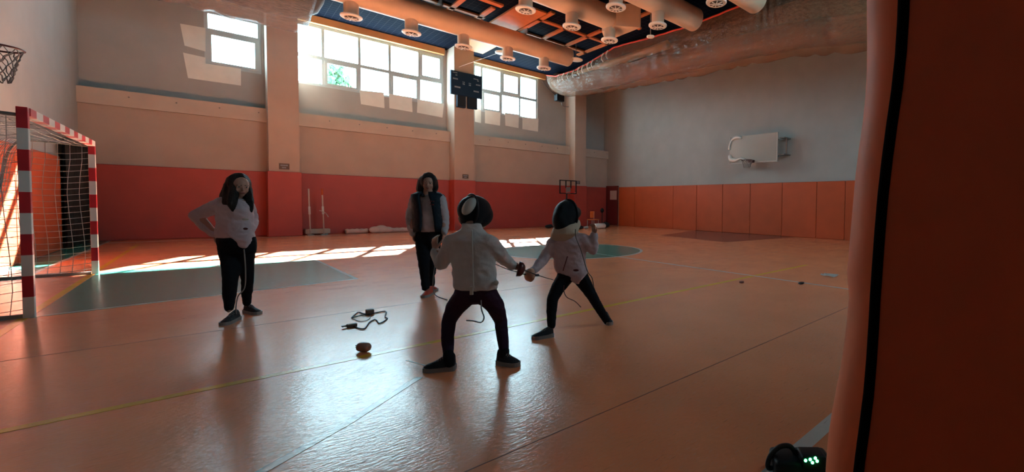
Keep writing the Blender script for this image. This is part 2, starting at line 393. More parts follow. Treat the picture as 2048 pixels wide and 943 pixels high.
struct(obj('trim_1', box(nb(), -2.4, 7.10, WY-.16, WY, 7.47, CEIL), 'beam'))
struct(obj('trim_2', box(nb(), 7.9, 12.0, WY-.16, WY, 7.47, CEIL), 'beam'))
# pillars
PYF = D-.55
def px_x(px, py): return onY(px, py, PYF).x
pil = [(px_x(537, 300), px_x(599, 300)), (px_x(909, 300), px_x(948, 300)), (px_x(1150, 300), px_x(1172, 300))]
for i, (a, b) in enumerate(pil):
    struct(obj('trim_%d' % (3+i), box(nb(), a, b, PYF, D+.31, 0, CEIL, 0), 'peach'))
# ledge segments with small bolts
seg = [(L, pil[0][0]), (pil[0][1], pil[1][0]), (pil[1][1], pil[2][0]), (pil[2][1], R)]
for i, (a, b) in enumerate(seg):
    bm = nb(); box(bm, a, b, D-.10, WY, 3.76, 4.20)
    lg = struct(obj('trim_%d' % (6+i), bm, 'ledge'))
    x = a+.9
    while x < b-.1:
        obj('bolt', revolve(nb(), [(.02, 0), (.02, .03), (.012, .035)], (x, D-.10, 4.04), (0, -1, 0), 8), 'steel', lg); x += .9

# windows
def window(n, rect, cols, rowz, sash):
    """cols: list of (xa,xb) for top row; bottom row shares the mullions; sash: set of (row,col) with a thicker opening frame"""
    x0, x1, z0, z1 = rect; y = WY+.06
    o = bpy.data.objects.new('window_%d' % n, None); COL.objects.link(o); o.location = (x0, y, z0); o['kind'] = 'structure'
    fr = nb(); t = .085
    box(fr, x0, x1, y-.03, y+.05, z0, z0+t); box(fr, x0, x1, y-.03, y+.05, z1-t, z1)
    box(fr, x0, x0+t, y-.03, y+.05, z0+t, z1-t); box(fr, x1-t, x1, y-.03, y+.05, z0+t, z1-t)
    xsr = [x0+t]+cols+[x1-t]
    for c in cols: box(fr, c-t/2, c+t/2, y-.03, y+.05, z0+t, z1-t)
    for i in range(len(xsr)-1):
        a = xsr[i]+(t/2 if i else 0); b = xsr[i+1]-(t/2 if i < len(xsr)-2 else 0)
        box(fr, a, b, y-.03, y+.05, rowz-t*.7, rowz+t*.7)
        for row, (za, zb) in enumerate(((z0+t, rowz-t*.7), (rowz+t*.7, z1-t))):
            if (row, i) in sash:
                s = nb(); k = .075
                box(s, a, b, y-.05, y+.02, za, za+k); box(s, a, b, y-.05, y+.02, zb-k, zb); box(s, a, a+k, y-.05, y+.02, za+k, zb-k); box(s, b-k, b, y-.05, y+.02, za+k, zb-k)
                so_ = wpart('sash', s, 'alu', o)
                wpart('pane', box(nb(), a+k, b-k, y-.01, y-.004, za+k, zb-k), 'glass', o)
            else:
                wpart('pane', box(nb(), a, b, y+.005, y+.011, za, zb), 'glass', o)
    wpart('frame', fr, 'alu', o)
    portal(((x0+x1)/2, WY+.35, (z0+z1)/2), (-PI/2, 0, 0), x1-x0+.1, z1-z0+.1)
window(1, W1, [], 6.50, {(0, 0)})
c2 = [onY(x, 120, WY+.06).x for x in (646, 718.5, 779, 838)]
window(2, W2, c2, 6.32, {(0, 1), (0, 3), (1, 4)})
c3 = [onY(x, 170, WY+.06).x for x in (963, 1002, 1039)]
window(3, W3, [W3[0]+.45]+[c for c in c3 if c > W3[0]+.7], 6.36, {(0, 2), (1, 3)})
for n, (x0, x1) in enumerate(FILL_WIN):
    o = bpy.data.objects.new('window_%d' % (4+n), None); COL.objects.link(o); o.location = (x0, NEAR, 5.3); o['kind'] = 'structure'  # added window, out of view, to light the fencers' backs
    wpart('pane', box(nb(), x0, x1, NEAR-.2, NEAR-.194, 5.3, 7.4), 'glass', o)
    b = nb(); t_ = .06
    for k in range(6): xx = x0+(x1-x0)*k/5; box(b, max(x0, xx-t_/2), min(x1, xx+t_/2), NEAR-.24, NEAR-.16, 5.3, 7.4)
    for z in (5.33, 6.3, 7.37): box(b, x0, x1, NEAR-.24, NEAR-.16, z-.03, z+.03)
    wpart('frame', b, 'alu', o)
    portal(((x0+x1)/2, NEAR-.35, 6.35), (PI/2, 0, 0), x1-x0+.1, 2.2)
# pale patches under the windows, drawn as thin slabs on the wall
pc = 0
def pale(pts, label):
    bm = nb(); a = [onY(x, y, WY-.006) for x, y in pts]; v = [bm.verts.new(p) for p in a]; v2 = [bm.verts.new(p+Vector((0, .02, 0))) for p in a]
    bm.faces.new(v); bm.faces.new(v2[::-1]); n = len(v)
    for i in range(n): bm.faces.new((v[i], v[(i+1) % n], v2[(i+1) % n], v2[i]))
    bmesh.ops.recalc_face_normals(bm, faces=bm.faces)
    tag(obj('wall_patch', bm, 'patch'), label, 'patch', 'pale patches on the wall under the windows')
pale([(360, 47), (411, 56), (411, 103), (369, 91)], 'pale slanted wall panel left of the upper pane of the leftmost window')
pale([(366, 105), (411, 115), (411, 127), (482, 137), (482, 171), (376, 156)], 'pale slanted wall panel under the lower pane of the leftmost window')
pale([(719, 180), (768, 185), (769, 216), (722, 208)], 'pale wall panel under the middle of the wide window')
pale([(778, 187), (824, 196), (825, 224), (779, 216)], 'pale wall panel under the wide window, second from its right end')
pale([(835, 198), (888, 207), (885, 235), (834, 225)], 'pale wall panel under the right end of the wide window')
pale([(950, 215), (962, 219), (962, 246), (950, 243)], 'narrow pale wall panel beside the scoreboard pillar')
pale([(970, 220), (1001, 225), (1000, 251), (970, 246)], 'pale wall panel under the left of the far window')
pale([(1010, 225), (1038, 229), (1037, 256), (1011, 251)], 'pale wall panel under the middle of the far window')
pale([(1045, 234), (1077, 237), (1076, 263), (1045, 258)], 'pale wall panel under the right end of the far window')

# ------------------------------------------------------------------ wall pads
MZ = 2.13
def pad(x0, x1, y0, y1, label, m, z1=MZ, grp=None, bev=.02):
    return tag(obj('wall_pad', box(nb(), x0, x1, y0, y1, .0, z1, bev), m), label, 'wall pad', grp)
T = .07
G1 = 'padding along the window wall'
pad(L+.02, pil[0][0], D-T, D, 'long dull red wall pad between the corner and the first pillar', 'pad', grp=G1)
pad(pil[0][1], pil[1][0], D-T, D, 'long red wall pad behind the standing woman, between two pillars', 'pad', grp=G1)
pad(pil[1][1], pil[2][0], D-T, D, 'long red wall pad under the far window, behind the black mask', 'pad', grp=G1)
pad(pil[2][1], R-.1, D-T, D, 'short dark red wall pad in the far corner beside the door', 'pad', grp=G1)
nm = ['pillar nearest the goal', 'pillar carrying the scoreboard', 'pillar nearest the far corner']
for i, (a, b) in enumerate(pil):
    bm = nb(); box(bm, a-T*.6, b+T*.6, PYF-T, PYF, 0, MZ, .015); box(bm, a-T*.6, a, PYF, D-T, 0, MZ); box(bm, b, b+T*.6, PYF, D-T, 0, MZ)
    tag(obj('pillar_pad', bm, 'pad'), 'red padding wrapped round the foot of the %s' % nm[i], 'wall pad', 'padding round the pillars')
ys = [onX(x, 400, R-T).y for x in (1237, 1269, 1346, 1393, 1445, 1500, 1564, 1633)]
ys += [ys[-1]-1.05*k for k in range(1, 8) if ys[-1]-1.05*k > NEAR]
lab = ['orange wall pad beside the dark red door', 'wide orange wall pad second from the door', 'orange wall pad under the hoop, third from the door', 'orange wall pad fourth from the door', 'orange wall pad fifth from the door', 'orange wall pad sixth from the door', 'orange wall pad seventh from the door']
for i in range(len(ys)-1):
    pad(R-T, R, ys[i+1]+.006, ys[i]-.006, lab[i] if i < 7 else 'orange wall pad of the right wall, cut off by the near mat' if i == 7 else 'orange wall pad of the right wall beyond the near mat, out of sight', 'padr', grp='orange pads along the right wall')
# left wall pads (behind the goal)
for (a, b, t) in ((13.4, 16.75, 'orange wall pad behind the goal net, next to the dark curtain'), (10.0, 13.38, 'sunlit orange wall pad behind the near goal post'), (6.0, 9.98, 'orange wall pad left of the goal')):
    pad(L, L+T, a, b, t, 'padr', grp='orange pads along the left wall')
# door with notice in the far corner of the right wall
d = struct(obj('door_1', box(nb(), R-.05, R, onX(1237, 400, R).y+.02, D-.08, 0, 2.14, .01), 'door'))
obj('door_frame', box(box(nb(), R-.08, R, D-.09, D-.02, 0, 2.2), R-.08, R, onX(1237, 400, R).y, D-.02, 2.14, 2.21), 'door', d)
p0 = onX(1220, 381, R-.06); p1 = onX(1233, 399, R-.06)
tag(obj('notice', box(nb(), R-.056, R-.051, p1.y, p0.y, p1.z, p0.z), 'paper'), 'blank pale paper notice on the dark red door', 'notice')
# dark curtain over the opening in the left corner
bm = nb(); prof = []
n = 90
rows = []
for z in (0.02, .5, 1.0, 1.6, 2.2, 2.66):
    rows.append([(L+.13+.05*math.sin(i*.75)+.015*math.sin(i*2.1+z), 16.78+(D-.12-16.78)*i/n, z) for i in range(n+1)])
V = [[bm.verts.new(p) for p in r] for r in rows]
for a, b in zip(V, V[1:]):
    for i in range(n): bm.faces.new((a[i], a[i+1], b[i+1], b[i]))
bmesh.ops.solidify(bm, geom=bm.faces, thickness=.01)
ct = thing('corner_curtain', (L+.1, 18, 0), 'dark grey curtain hanging in the corner behind the goal net', 'curtain')
wpart('cloth', bm, 'dcurt', ct, True); wpart('rail', tube(nb(), [(L+.13, 16.7, 2.69), (L+.13, D-.1, 2.69)], .02), 'steel', ct)

# ------------------------------------------------------------------ ducts
def duct(y, x0, x1, outs, label, flare=False):
    zc, r = 7.18, .36
    t = thing('air_duct', ((x0+x1)/2, y, CEIL), label, 'air duct', 'cream air ducts under the ceiling')
    b = nb(); prof = []
    x = x0
    revolve(b, [(r, 0)]+[(r, (x1-x0)*k/8) for k in range(1, 9)]+([(r*.98, x1-x0+.01)] if 1 else []), (x0, y, zc), (1, 0, 0), 36)
    body = wpart('duct_body', b, 'cream', t, True)
    body.data.set_sharp_from_angle(angle=math.radians(50))
    if flare:
        bm = nb(); box(bm, x1, x1+.05, y-.85, y+.85, zc-.36, zc+.36)
        rr = [[(x1-.55, y-.36, zc-.34), (x1-.55, y+.36, zc-.34), (x1-.55, y+.36, zc+.36), (x1-.55, y-.36, zc+.36)], [(x1, y-.85, zc-.36), (x1, y+.85, zc-.36), (x1, y+.85, zc+.36), (x1, y-.85, zc+.36)]]
        loft(bm, rr); wpart('flared_end', bm, 'cream', t)
    for k in range(int((x1-x0)//3)):
        xx = x0+1.2+3*k; wpart('hanger', box(nb(), xx-.02, xx+.02, y-.37, y+.37, zc+.3, CEIL), 'steel', t)
    for xo in outs:
        o = wpart('outlet', revolve(nb(), [(.185, 0), (.185, .62)], (xo, y, 6.52), (0, 0, 1), 28), 'cream', t, False)
        rg = nb(); revolve(rg, [(.14, .0), (.25, .0), (.27, .02), (.27, .05), (.19, .07), (.14, .07)], (xo, y, 6.45), (0, 0, 1), 28)
        # open ring: strip instead of solid cap
        g = wpart('outlet_ring', rg, 'ringm', o); 
        gr = nb(); revolve(gr, [(.17, 0), (.17, .012)], (xo, y, 6.432), (0, 0, 1), 24)
        wpart('outlet_grille', gr, 'grille', o)
        gb = nb()
        for a in range(4): 
            ca, sa = math.cos(a*PI/4), math.sin(a*PI/4); tube(gb, [(xo-.17*ca, y-.17*sa, 6.425), (xo+.17*ca, y+.17*sa, 6.425)], .014, 6)
        revolve(gb, [(.05, 0), (.05, .012)], (xo, y, 6.415), (0, 0, 1), 16)
        wpart('outlet_vane', gb, 'ringm', o)
    return t
duct(15.15, -1.9, 10.35, [2.93, 4.5, 6.1, 7.7, 9.2], 'cream round air duct nearest the windows, with a row of down-turned outlets')
duct(11.0, 1.0, 9.6, [4.6, 6.11, 7.62, 9.08], 'cream round air duct ending in a flared box', True)
duct(9.05, 4.5, 11.0, [6.1, 7.68, 9.3], 'cream round air duct ending beside the plastic-wrapped bundle')
duct(6.9, 5.5, 11.2, [7.7, 9.27], 'cream round air duct cut off by the top edge of the photo')
# ceiling discs on short rods
for (px, py, y, r, lab) in ((1152, 120, 14.9, .27, 'white ceiling lamp disc hanging past the end of the first duct'), (1003, 106, 16.3, .24, 'white ceiling lamp disc half hidden behind a duct outlet'), (1301, 74, 9.6, .12, 'small white ceiling fitting beside the flared duct end')):
    p = onY(px, py, y); t = thing('ceiling_lamp', (p.x, p.y, CEIL), lab, 'ceiling lamp', 'lamps hanging from the dark ceiling')
    wpart('lamp_shade', revolve(nb(), [(r*.3, r*.35), (r*.8, r*.18), (r, .03), (r, 0), (r*.7, -.02)], p, (0, 0, 1), 24), 'ringm', t, True)
    wpart('rod', tube(nb(), [p+Vector((0, 0, .05)), (p.x, p.y, CEIL)], .015), 'steel', t)

# ------------------------------------------------------------------ plastic-wrapped divider curtains
def interp(x, xs_, ys_):
    if x <= xs_[0]: return ys_[0]
    for a, b, c, d_ in zip(xs_, xs_[1:], ys_, ys_[1:]):
        if x <= b: return c+(d_-c)*(x-a)/(b-a)
    return ys_[-1]
def bundle(axis, s0, s1, cross, zb, zt, film, label, roll_r, half, n=150, straps=(), roll_z=.62, ties=()):
    """axis 'x' or 'y': direction of run; cross: other horizontal coordinate; zb/zt: functions"""
    P = (lambda s, c, z: Vector((c, s, z))) if axis == 'y' else (lambda s, c, z: Vector((s, c, z)))
    t = thing('divider_curtain', P((s0+s1)/2, cross, CEIL), label, 'divider curtain', 'rolled divider curtains wrapped in plastic')
    bm = nb(); rows = []
    K = 18
    for i in range(n+1):
        s = s0+(s1-s0)*i/n; b = zb(s); tt = zt(s); row = []
        for k in range(K+1):
            u = k/K; a = PI*u
            c = cross-half*math.cos(a)
            top = tt+(CEIL-.05-tt)*u
            z = top-(top-b)*math.sin(a)**.8
            wob = .05*math.sin(s*7+math.sin(s*2.3)*2+u*5)*math.sin(a)+.03*noise.noise(Vector((s*2.5, u*5, 3)))+sum(.055*math.sin((s-tie)*30/(1+1.6*u))*math.exp(-((s-tie)/(.5+1.1*u))**2)*max(0, 1-2.2*u)*math.sin(a)**.3 for tie in ties)
            row.append(P(s, c-wob*math.cos(a), z-wob*math.sin(a)*.6))
        rows.append(row)
    V = [[bm.verts.new(p) for p in r] for r in rows]
    for a, b in zip(V, V[1:]):
        for k in range(K): bm.faces.new((a[k], a[k+1], b[k+1], b[k]))
    wpart('plastic_cover', bm, film, t, True)
    # inner rolled curtain
    pts = [P(s0+(s1-s0)*i/40, cross, zb(s0+(s1-s0)*i/40)+roll_z) for i in range(41)]
    wpart('rolled_curtain', tube(nb(), pts, [roll_r*(1+.06*math.sin(i*1.7)) for i in range(41)], 20), 'tarp' if axis == 'y' else 'tarp_grey', t, True)
    r0, r1 = (11.5, 18.3) if axis == 'y' else (s0+.5, s1-.5)
    pts = [P(r0+(r1-r0)*i/20, cross+.1, 7.36) for i in range(21)]
    wpart('roller_tube', tube(nb(), pts, .17, 20), 'cream', t, True)
    pts = [rows[i][0].copy() for i in range(0, n+1, 2)]
    wpart('red_edge_rope', tube(nb(), pts, .035, 6), 'rope', t, True)
    for s in straps:
        st = P(s, cross-half-.03, zt(s)); q = [st, st+P(.05, -.05, -.12), st+P(.02, -.09, -.25), st+P(-.05, -.05, -.38)]
        b = nb(); tube(b, smoothpath(q, 5), [.028]*8+[.02]*7+[.01], 6); wpart('tie_strap', b, 'ringm', t, True)
    return t
zbY = lambda s: interp(s, [3.0, 4.6, 6.0, 7.8, 9.8, 13.5, 16.6, 18.4, 19.0], [5.25, 5.43, 5.66, 5.80, 5.85, 6.06, 6.26, 6.5, 6.8])
ztY = lambda s: interp(s, [3, 6.0, 6.6, 7.8, 9.85, 12, 13.2, 13.9, 15.3, 16.67, 18.2, 19.0], [7.7, 7.66, 7.64, 7.46, 7.40, 7.5, 7.6, 7.62, 7.40, 7.25, 7.3, 7.5])
bundle('y', -.9, 18.95, 12.3, zbY, ztY, 'film_r', 'long brown rolled curtain in clear plastic hanging in front of the right wall', .40, .62, n=560, ties=(13.5, 6.9), straps=[14.2, 14.5, 15.2, 15.5, 15.9, 16.2, 16.6, 17.0, 17.4, 17.8])
zbX = lambda s: interp(s, [-2.4, 0, 1.3, 1.9, 2.2, 2.36], [6.33, 6.27, 6.22, 6.26, 6.5, 7.1])
ztX = lambda s: interp(s, [-2.4, 1.8, 2.36], [7.3, 7.4, 7.65])
lb = bundle('x', -2.38, 2.36, 17.0, zbX, ztX, 'film_l', 'short rolled curtain in clear plastic hanging over the leftmost window', .36, .62, n=70, straps=(), roll_z=.75)

# ------------------------------------------------------------------ handball goal
GX, GY, GW = -1.257, 7.47, 3.62
g = thing('handball_goal', (GX, GY+GW/2, 0), 'red and white striped handball goal with a white net', 'goal')
for y in (GY, GY+GW): wpart('post', box(nb(), GX-.034, GX+.034, y-.034, y+.034, 0, 2.08, .004), 'stripe_z', g)
wpart('crossbar', box(nb(), GX-.04, GX+.04, GY+.04, GY+GW-.04, 2.0, 2.08, .004), 'stripe_y', g)
BX = GX-1.02
side = [(GX, 2.0), (GX-.55, 2.03), (GX-.68, 1.96), (GX-.76, 1.75), (GX-.85, 1.1), (BX, .02)]
for y in (GY, GY+GW):
    wpart('side_frame', tube(nb(), smoothpath([(x, y, z) for x, z in side], 5), .017, 8), 'steel', g, True)
    wpart('base_rail', box(nb(), BX, GX-.04, y-.02, y+.02, 0, .04), 'steel', g)
wpart('rear_rail', box(nb(), BX-.02, BX+.02, GY+.02, GY+GW-.02, 0, .04), 'steel', g)
# net
sp = smoothpath([(x, 0, z) for x, z in side], 6)
ln = [0]
for a, b in zip(sp, sp[1:]): ln.append(ln[-1]+(b-a).length)
def side_at(u):
    s = u*ln[-1]
    for i in range(len(sp)-1):
        if s <= ln[i+1]: k = (s-ln[i])/(ln[i+1]-ln[i] or 1); return sp[i].lerp(sp[i+1], k)
    return sp[-1]
bm = nb(); nv, nh = 26, 34; RN = .0035
def netp(u, v):   # u down the back, v across
    p = side_at(u); sag = .10*math.sin(PI*v)*math.sin(PI*u)
    return Vector((p.x+.06*math.sin(u*PI)+.03*noise.noise(Vector((u*6, v*7, 0))), GY+GW*v, p.z-sag+.02*noise.noise(Vector((u*7, v*9, 5)))))
for j in range(nh+1): tube(bm, [netp(i/nv, j/nh) for i in range(nv+1)], RN, 3)
for i in range(nv+1): tube(bm, [netp(i/nv, j/nh) for j in range(nh+1)], RN, 3)
for v in (0, 1):   # side nets
    for i in range(1, 22):
        z = 2.0*i/22
        xb = min((side_at(k/60) for k in range(61)), key=lambda q: abs(q.z-z)).x if z < 1.95 else GX-.6
        tube(bm, [(GX+(xb-GX)*k/6, GY+GW*v+(.03*math.sin(k)), z-.05*math.sin(PI*k/6)) for k in range(7)], RN, 3)
    for k in range(1, 9):
        x = GX-1.0*k/9
        zt_ = 2.0 if x > GX-.6 else max((q for q in (side_at(t_/60) for t_ in range(61)) if q.x <= x+.02), key=lambda q: q.z).z
        tube(bm, [(x+.02*math.sin(q), GY+GW*v+.02*math.sin(q*2), zt_*q/8+.02) for q in range(9)], RN, 3)
wpart('net', bm, 'net', g)

# ------------------------------------------------------------------ basketball hoops
def hoop_ring(t, c, r, d_, drop=.42, cord='net'):
    b = nb(); tube(b, [(c.x+r*math.cos(a*PI/18), c.y+r*math.sin(a*PI/18), c.z) for a in range(37)], .012, 8, False); wpart('rim', b, 'guard', t, True)
    b = nb()
    for k in range(12):
        for sgn in (1, -1):
            pts = []
            for q in range(8):
                u = q/7; a = 2*PI*k/12+sgn*u*1.3; rr = r*(1-.45*u**.7); pts.append((c.x+rr*math.cos(a)+.01*math.sin(q*3+k), c.y+rr*math.sin(a), c.z-drop*u))
            tube(b, pts, .006, 4)
    wpart('net', b, 'net' if cord == 'net' else 'cord', t)
c = onZ(-16, 93, 3.05)
t = thing('basketball_hoop', (L, c.y, 3.05), 'red basketball rim with a worn net above the goal', 'basketball hoop')
hoop_ring(t, c, .23, 1, .42, 'dark')
b = nb(); box(b, L+.30, L+.33, c.y-.9, c.y+.9, 2.9, 3.95, .01)
wpart('backboard', b, 'acryl', t)
for q in (-.47, .47): wpart('bracket', box(nb(), L+.002, L+.30, c.y+q-.03, c.y+q+.03, 3.1, 3.7), 'steel', t)
wpart('rim_arm', box(nb(), L+.33, c.x-.22, c.y-.06, c.y+.06, 3.02, 3.045), 'red', t)
# right hoop
BXR = R-.62
a0 = onX(1459, 272, BXR); a1 = onX(1555, 325, BXR)
yb0, yb1, zb0, zb1 = a1.y, a0.y, 2.95, 4.05
t = thing('basketball_hoop', (R, (yb0+yb1)/2, 3), 'basketball hoop with a scratched clear backboard on the right wall', 'basketball hoop')
wpart('backboard', box(nb(), BXR-.01, BXR+.01, yb0, yb1, zb0, zb1), 'acryl', t)
fb = nb()
for (ya, yb_, za, zb_) in ((yb0, yb1, zb0-.03, zb0+.01), (yb0, yb0+.04, zb0, zb1), (yb1-.04, yb1, zb0, zb1)): box(fb, BXR-.02, BXR+.02, ya, yb_, za, zb_)
wpart('board_edge', fb, 'tong', t)
for y in (yb0+.3, yb1-.5):
    fb = nb()
    for z in (3.2, 3.85): box(fb, BXR, R-.002, y-.025, y+.025, z-.025, z+.025)
    box(fb, BXR+.3, BXR+.35, y-.02, y+.02, 3.2, 3.85)
    wpart('bracket', fb, 'steel', t)
fb = nb(); box(fb, BXR+.30, BXR+.34, yb0-.22, yb0-.17, 3.2, 3.85); box(fb, BXR+.1, R-.002, yb0-.22, yb0, 3.82, 3.86); box(fb, BXR+.1, R-.002, yb0-.22, yb0, 3.18, 3.22)
wpart('side_bracket', fb, 'steel', t)
# torn white foam edging at the left end of the board
b = nb(); pts = [(yb1-.62, 3.98), (yb1-.35, 4.02), (yb1-.15, 3.92), (yb1-.04, 3.72), (yb1-.03, 3.55)]
tube(b, smoothpath([(BXR-.04, y, z) for y, z in pts], 5), [.05+.02*math.sin(i*.35) for i in range(21)], 8)
pts = [(yb1-.05, 3.30), (yb1-.12, 3.12), (yb1-.35, 3.08), (yb1-.62, 3.14), (yb1-.85, 3.03)]
tube(b, smoothpath([(BXR-.04, y, z) for y, z in pts], 5), [.07+.03*math.sin(i*.3) for i in range(20)]+[.02], 8)
wpart('torn_foam_edge', b, 'white', t, True)
rc = onX(1494, 319, BXR-.42); rc.z = 3.0
hoop_ring(t, rc, .225, 1, .3, 'dark'); wpart('rim_plate', box(nb(), BXR-.2, BXR-.01, rc.y-.10, rc.y+.10, 2.93, 3.03), 'guard', t)
# small portable hoop
q0 = onY(1120, 360, 17.5); q1 = onY(1152, 387, 17.5)
t = thing('portable_hoop', ((q0.x+q1.x)/2, 17.5, 0), 'small portable basketball stand with an open frame board against the red padding', 'basketball stand')
b = nb(); w_ = .022
for x in (q0.x, q0.x+(q1.x-q0.x)*.36, q0.x+(q1.x-q0.x)*.67, q1.x): box(b, x-w_, x+w_, 17.48, 17.52, q1.z if x in (q0.x, q1.x) else q1.z+.25, q0.z)
box(b, q0.x-w_, q1.x+w_, 17.48, 17.52, q0.z-w_, q0.z+w_); box(b, q0.x-w_, q1.x+w_, 17.48, 17.52, q1.z-w_, q1.z+w_)
wpart('board_frame', b, 'black', t)
xm = q0.x+(q1.x-q0.x)*.46
wpart('pole', tube(nb(), [(xm, 17.56, .1), (xm, 17.56, 1.95)], .035), 'black', t)
wpart('rim_mount', box(nb(), xm-.1, xm+.12, 17.42, 17.50, q1.z, q1.z+.3, .01), 'steel', t)
wpart('rim', tube(nb(), [(xm+.02+.2*math.cos(a*PI/12), 17.22+.2*math.sin(a*PI/12), q1.z+.05) for a in range(25)], .012, 6, False), 'red', t)
wpart('base', box(nb(), xm-.45, xm+.35, 17.3, 18.1, 0, .12, .03), 'black', t)

# ------------------------------------------------------------------ scoreboard, speakers, signs
ysb = PYF-.12
p = onY(902, 139, ysb); q = onY(964, 197, ysb)
t = thing('scoreboard', ((p.x+q.x)/2, ysb, q.z), 'dark navy electronic scoreboard on the middle pillar', 'scoreboard')
X0, X1, Z0, Z1 = p.x, q.x, q.z-.02, p.z
wpart('housing', box(nb(), X0, X1, ysb, ysb+.12, Z0, Z1, .008), 'navy', t)
b = None; fx = lambda u: X0+(X1-X0)*u; fz = lambda v: Z1-(Z1-Z0)*v
def lettering(b, u0, u1, v, hgt=.035, n=6):
    b = nb()
    for k in range(n):
        ua = u0+(u1-u0)*k/n; ub = ua+(u1-u0)/n*.72; box(b, fx(ua), fx(ub), ysb-.004, ysb+.001, fz(v)-hgt/2, fz(v)+hgt/2)
    wpart('lettering', b, 'label', t)
lettering(b, .05, .2, .08); lettering(b, .14, .2, .18, .04, 2); lettering(b, .06, .22, .34, .06, 5); lettering(b, .11, .30, .68, .06, 6)
lettering(b, .72, .88, .18, .035, 5); lettering(b, .84, .90, .24, .04, 2); lettering(b, .80, .95, .42, .05, 5); lettering(b, .72, .9, .72, .06, 6)
for u in (.40, .60): lettering(b, u-.04, u+.04, .42, .03, 3); lettering(b, u-.035, u+.04, .50, .05, 2)
for (xa, ya, xb, yb_, lab) in ((914, 196, 931, 216, 'dark box speaker under the scoreboard, left one'), (936, 200, 954, 219, 'dark box speaker under the scoreboard, right one')):
    a = onY(xa, ya, ysb); c = onY(xb, yb_, ysb)
    s = thing('box_speaker', ((a.x+c.x)/2, ysb, c.z), lab, 'speaker', 'box speakers under the scoreboard')
    wpart('cabinet', box(nb(), a.x, c.x, ysb-.04, ysb+.11, c.z, Z0-.01, .01), 'navy', s); wpart('grille', box(nb(), a.x+.03, c.x-.03, ysb-.05, ysb-.04, c.z+.03, Z0-.04), 'black', s)
# wall loudspeaker by the far pillar
a = onY(1112, 188, PYF+.1); c = onY(1127, 203, PYF+.1)
s = thing('wall_speaker', (c.x, D, c.z), 'small black loudspeaker on a bracket beside the far pillar', 'speaker')
bb = nb(); box(bb, a.x, c.x, PYF, PYF+.28, c.z-.02, a.z, .02); wpart('cabinet', bb, 'black', s)
wpart('bracket', tube(nb(), smoothpath([(c.x-.05, PYF+.2, c.z), (c.x+.1, PYF+.3, c.z-.18), (c.x+.45, PYF+.3, c.z-.16)], 4), .025), 'steel', s)
a2 = onY(1085, 163, PYF+.1)
tag(obj('speaker_cable', tube(nb(), smoothpath([a2, onY(1098, 178, PYF+.1), Vector((a.x, PYF+.14, a.z-.05))], 8), .012, 5), 'black', smooth=True), 'black cable sagging to the small wall loudspeaker', 'cable')
tag(obj('guy_wire', tube(nb(), [onY(918, 134, PYF-.02), onY(1018, 98, 16.4)], .006, 5), 'white'), 'thin pale wire running from above the scoreboard to the ceiling', 'wire')
for (xa, ya, xb, yb_, lab) in ((558, 326, 579, 339, 'small dark sign on the pillar nearest the goal'), (925, 348, 937, 357, 'small dark sign on the pillar with the scoreboard'), (1152, 361, 1160, 368, 'small dark sign on the far corner pillar')):
    a = onY(xa, ya, PYF-.01); c = onY(xb, yb_, PYF-.01)
    s = thing('pillar_sign', ((a.x+c.x)/2, PYF, c.z), lab, 'sign', 'small signs above the pillar padding')
    wpart('plate', box(nb(), a.x, c.x, PYF-.012, PYF, c.z, a.z, .002), 'grille', s)
    for r_, zz in enumerate((.68, .30)):
        b = nb()
        for k in range(7 if not r_ else 4):
            xx = a.x+(c.x-a.x)*(.14+.105*k+(.14 if r_ else 0)); box(b, xx, xx+(c.x-a.x)*.075, PYF-.015, PYF-.012, c.z+(a.z-c.z)*(zz-.1), c.z+(a.z-c.z)*(zz+.1))
        wpart('lettering', b, 'label', s)

# ------------------------------------------------------------------ things along the far wall
ywall = D-.9
def pole_stand(px, top, foot, lab, extra):
    a = onZ(foot[0], foot[1]); a.y = D-.64; a = onY(foot[0], foot[1], a.y); tp = onY(px, top, a.y)
    s = thing('net_pole', (a.x, a.y, 0), lab, 'pole', 'pale poles standing by the wall')
    wpart('pole', tube(nb(), [(a.x, a.y, 0.02), (tp.x, a.y, tp.z)], .022, 10), 'paper', s, True)
    wpart('collar', tube(nb(), [Vector((a.x, a.y, 0)).lerp(Vector((tp.x, a.y, tp.z)), k) for k in (.45, .62)], .032, 10), 'white', s, True)
    wpart('foot', box(nb(), a.x-.09, a.x+.09, a.y-.12, a.y+.12, 0, .03, .005), 'steel', s)
    if extra:
        wpart('hook', tube(nb(), smoothpath([(a.x-.12, a.y, .85), (a.x, a.y-.04, .8), (a.x+.08, a.y, .72), (a.x+.13, a.y, .62)], 4), .012), 'paper', s)
        wpart('tip', tube(nb(), [(tp.x, a.y, tp.z-.22), (tp.x, a.y, tp.z+.0)], .035, 10), 'padr', s)
    return a
pole_stand(617, 377, (621, 469), 'pale pole nearest the pillar, with a white collar', False)
pb = pole_stand(644, 377, (648, 466), 'pale pole standing in the low box, with a small hook', True)
p0 = onY(612, 465, D-.55); p1 = onY(662, 462, D-.55)
s = thing('low_box', ((p0.x+p1.x)/2, D-.4, 0), 'low wooden box on the floor at the foot of the poles', 'box')
wpart('tray', box(nb(), p0.x-.0, p1.x, D-.44, D-.12, 0.04, .20, .01), 'ledge', s)
b = nb()
for x in (p0.x+.1, p1.x-.1): box(b, x-.04, x+.04, D-.42, D-.14, 0, .04)
wpart('runner', b, 'steel', s)
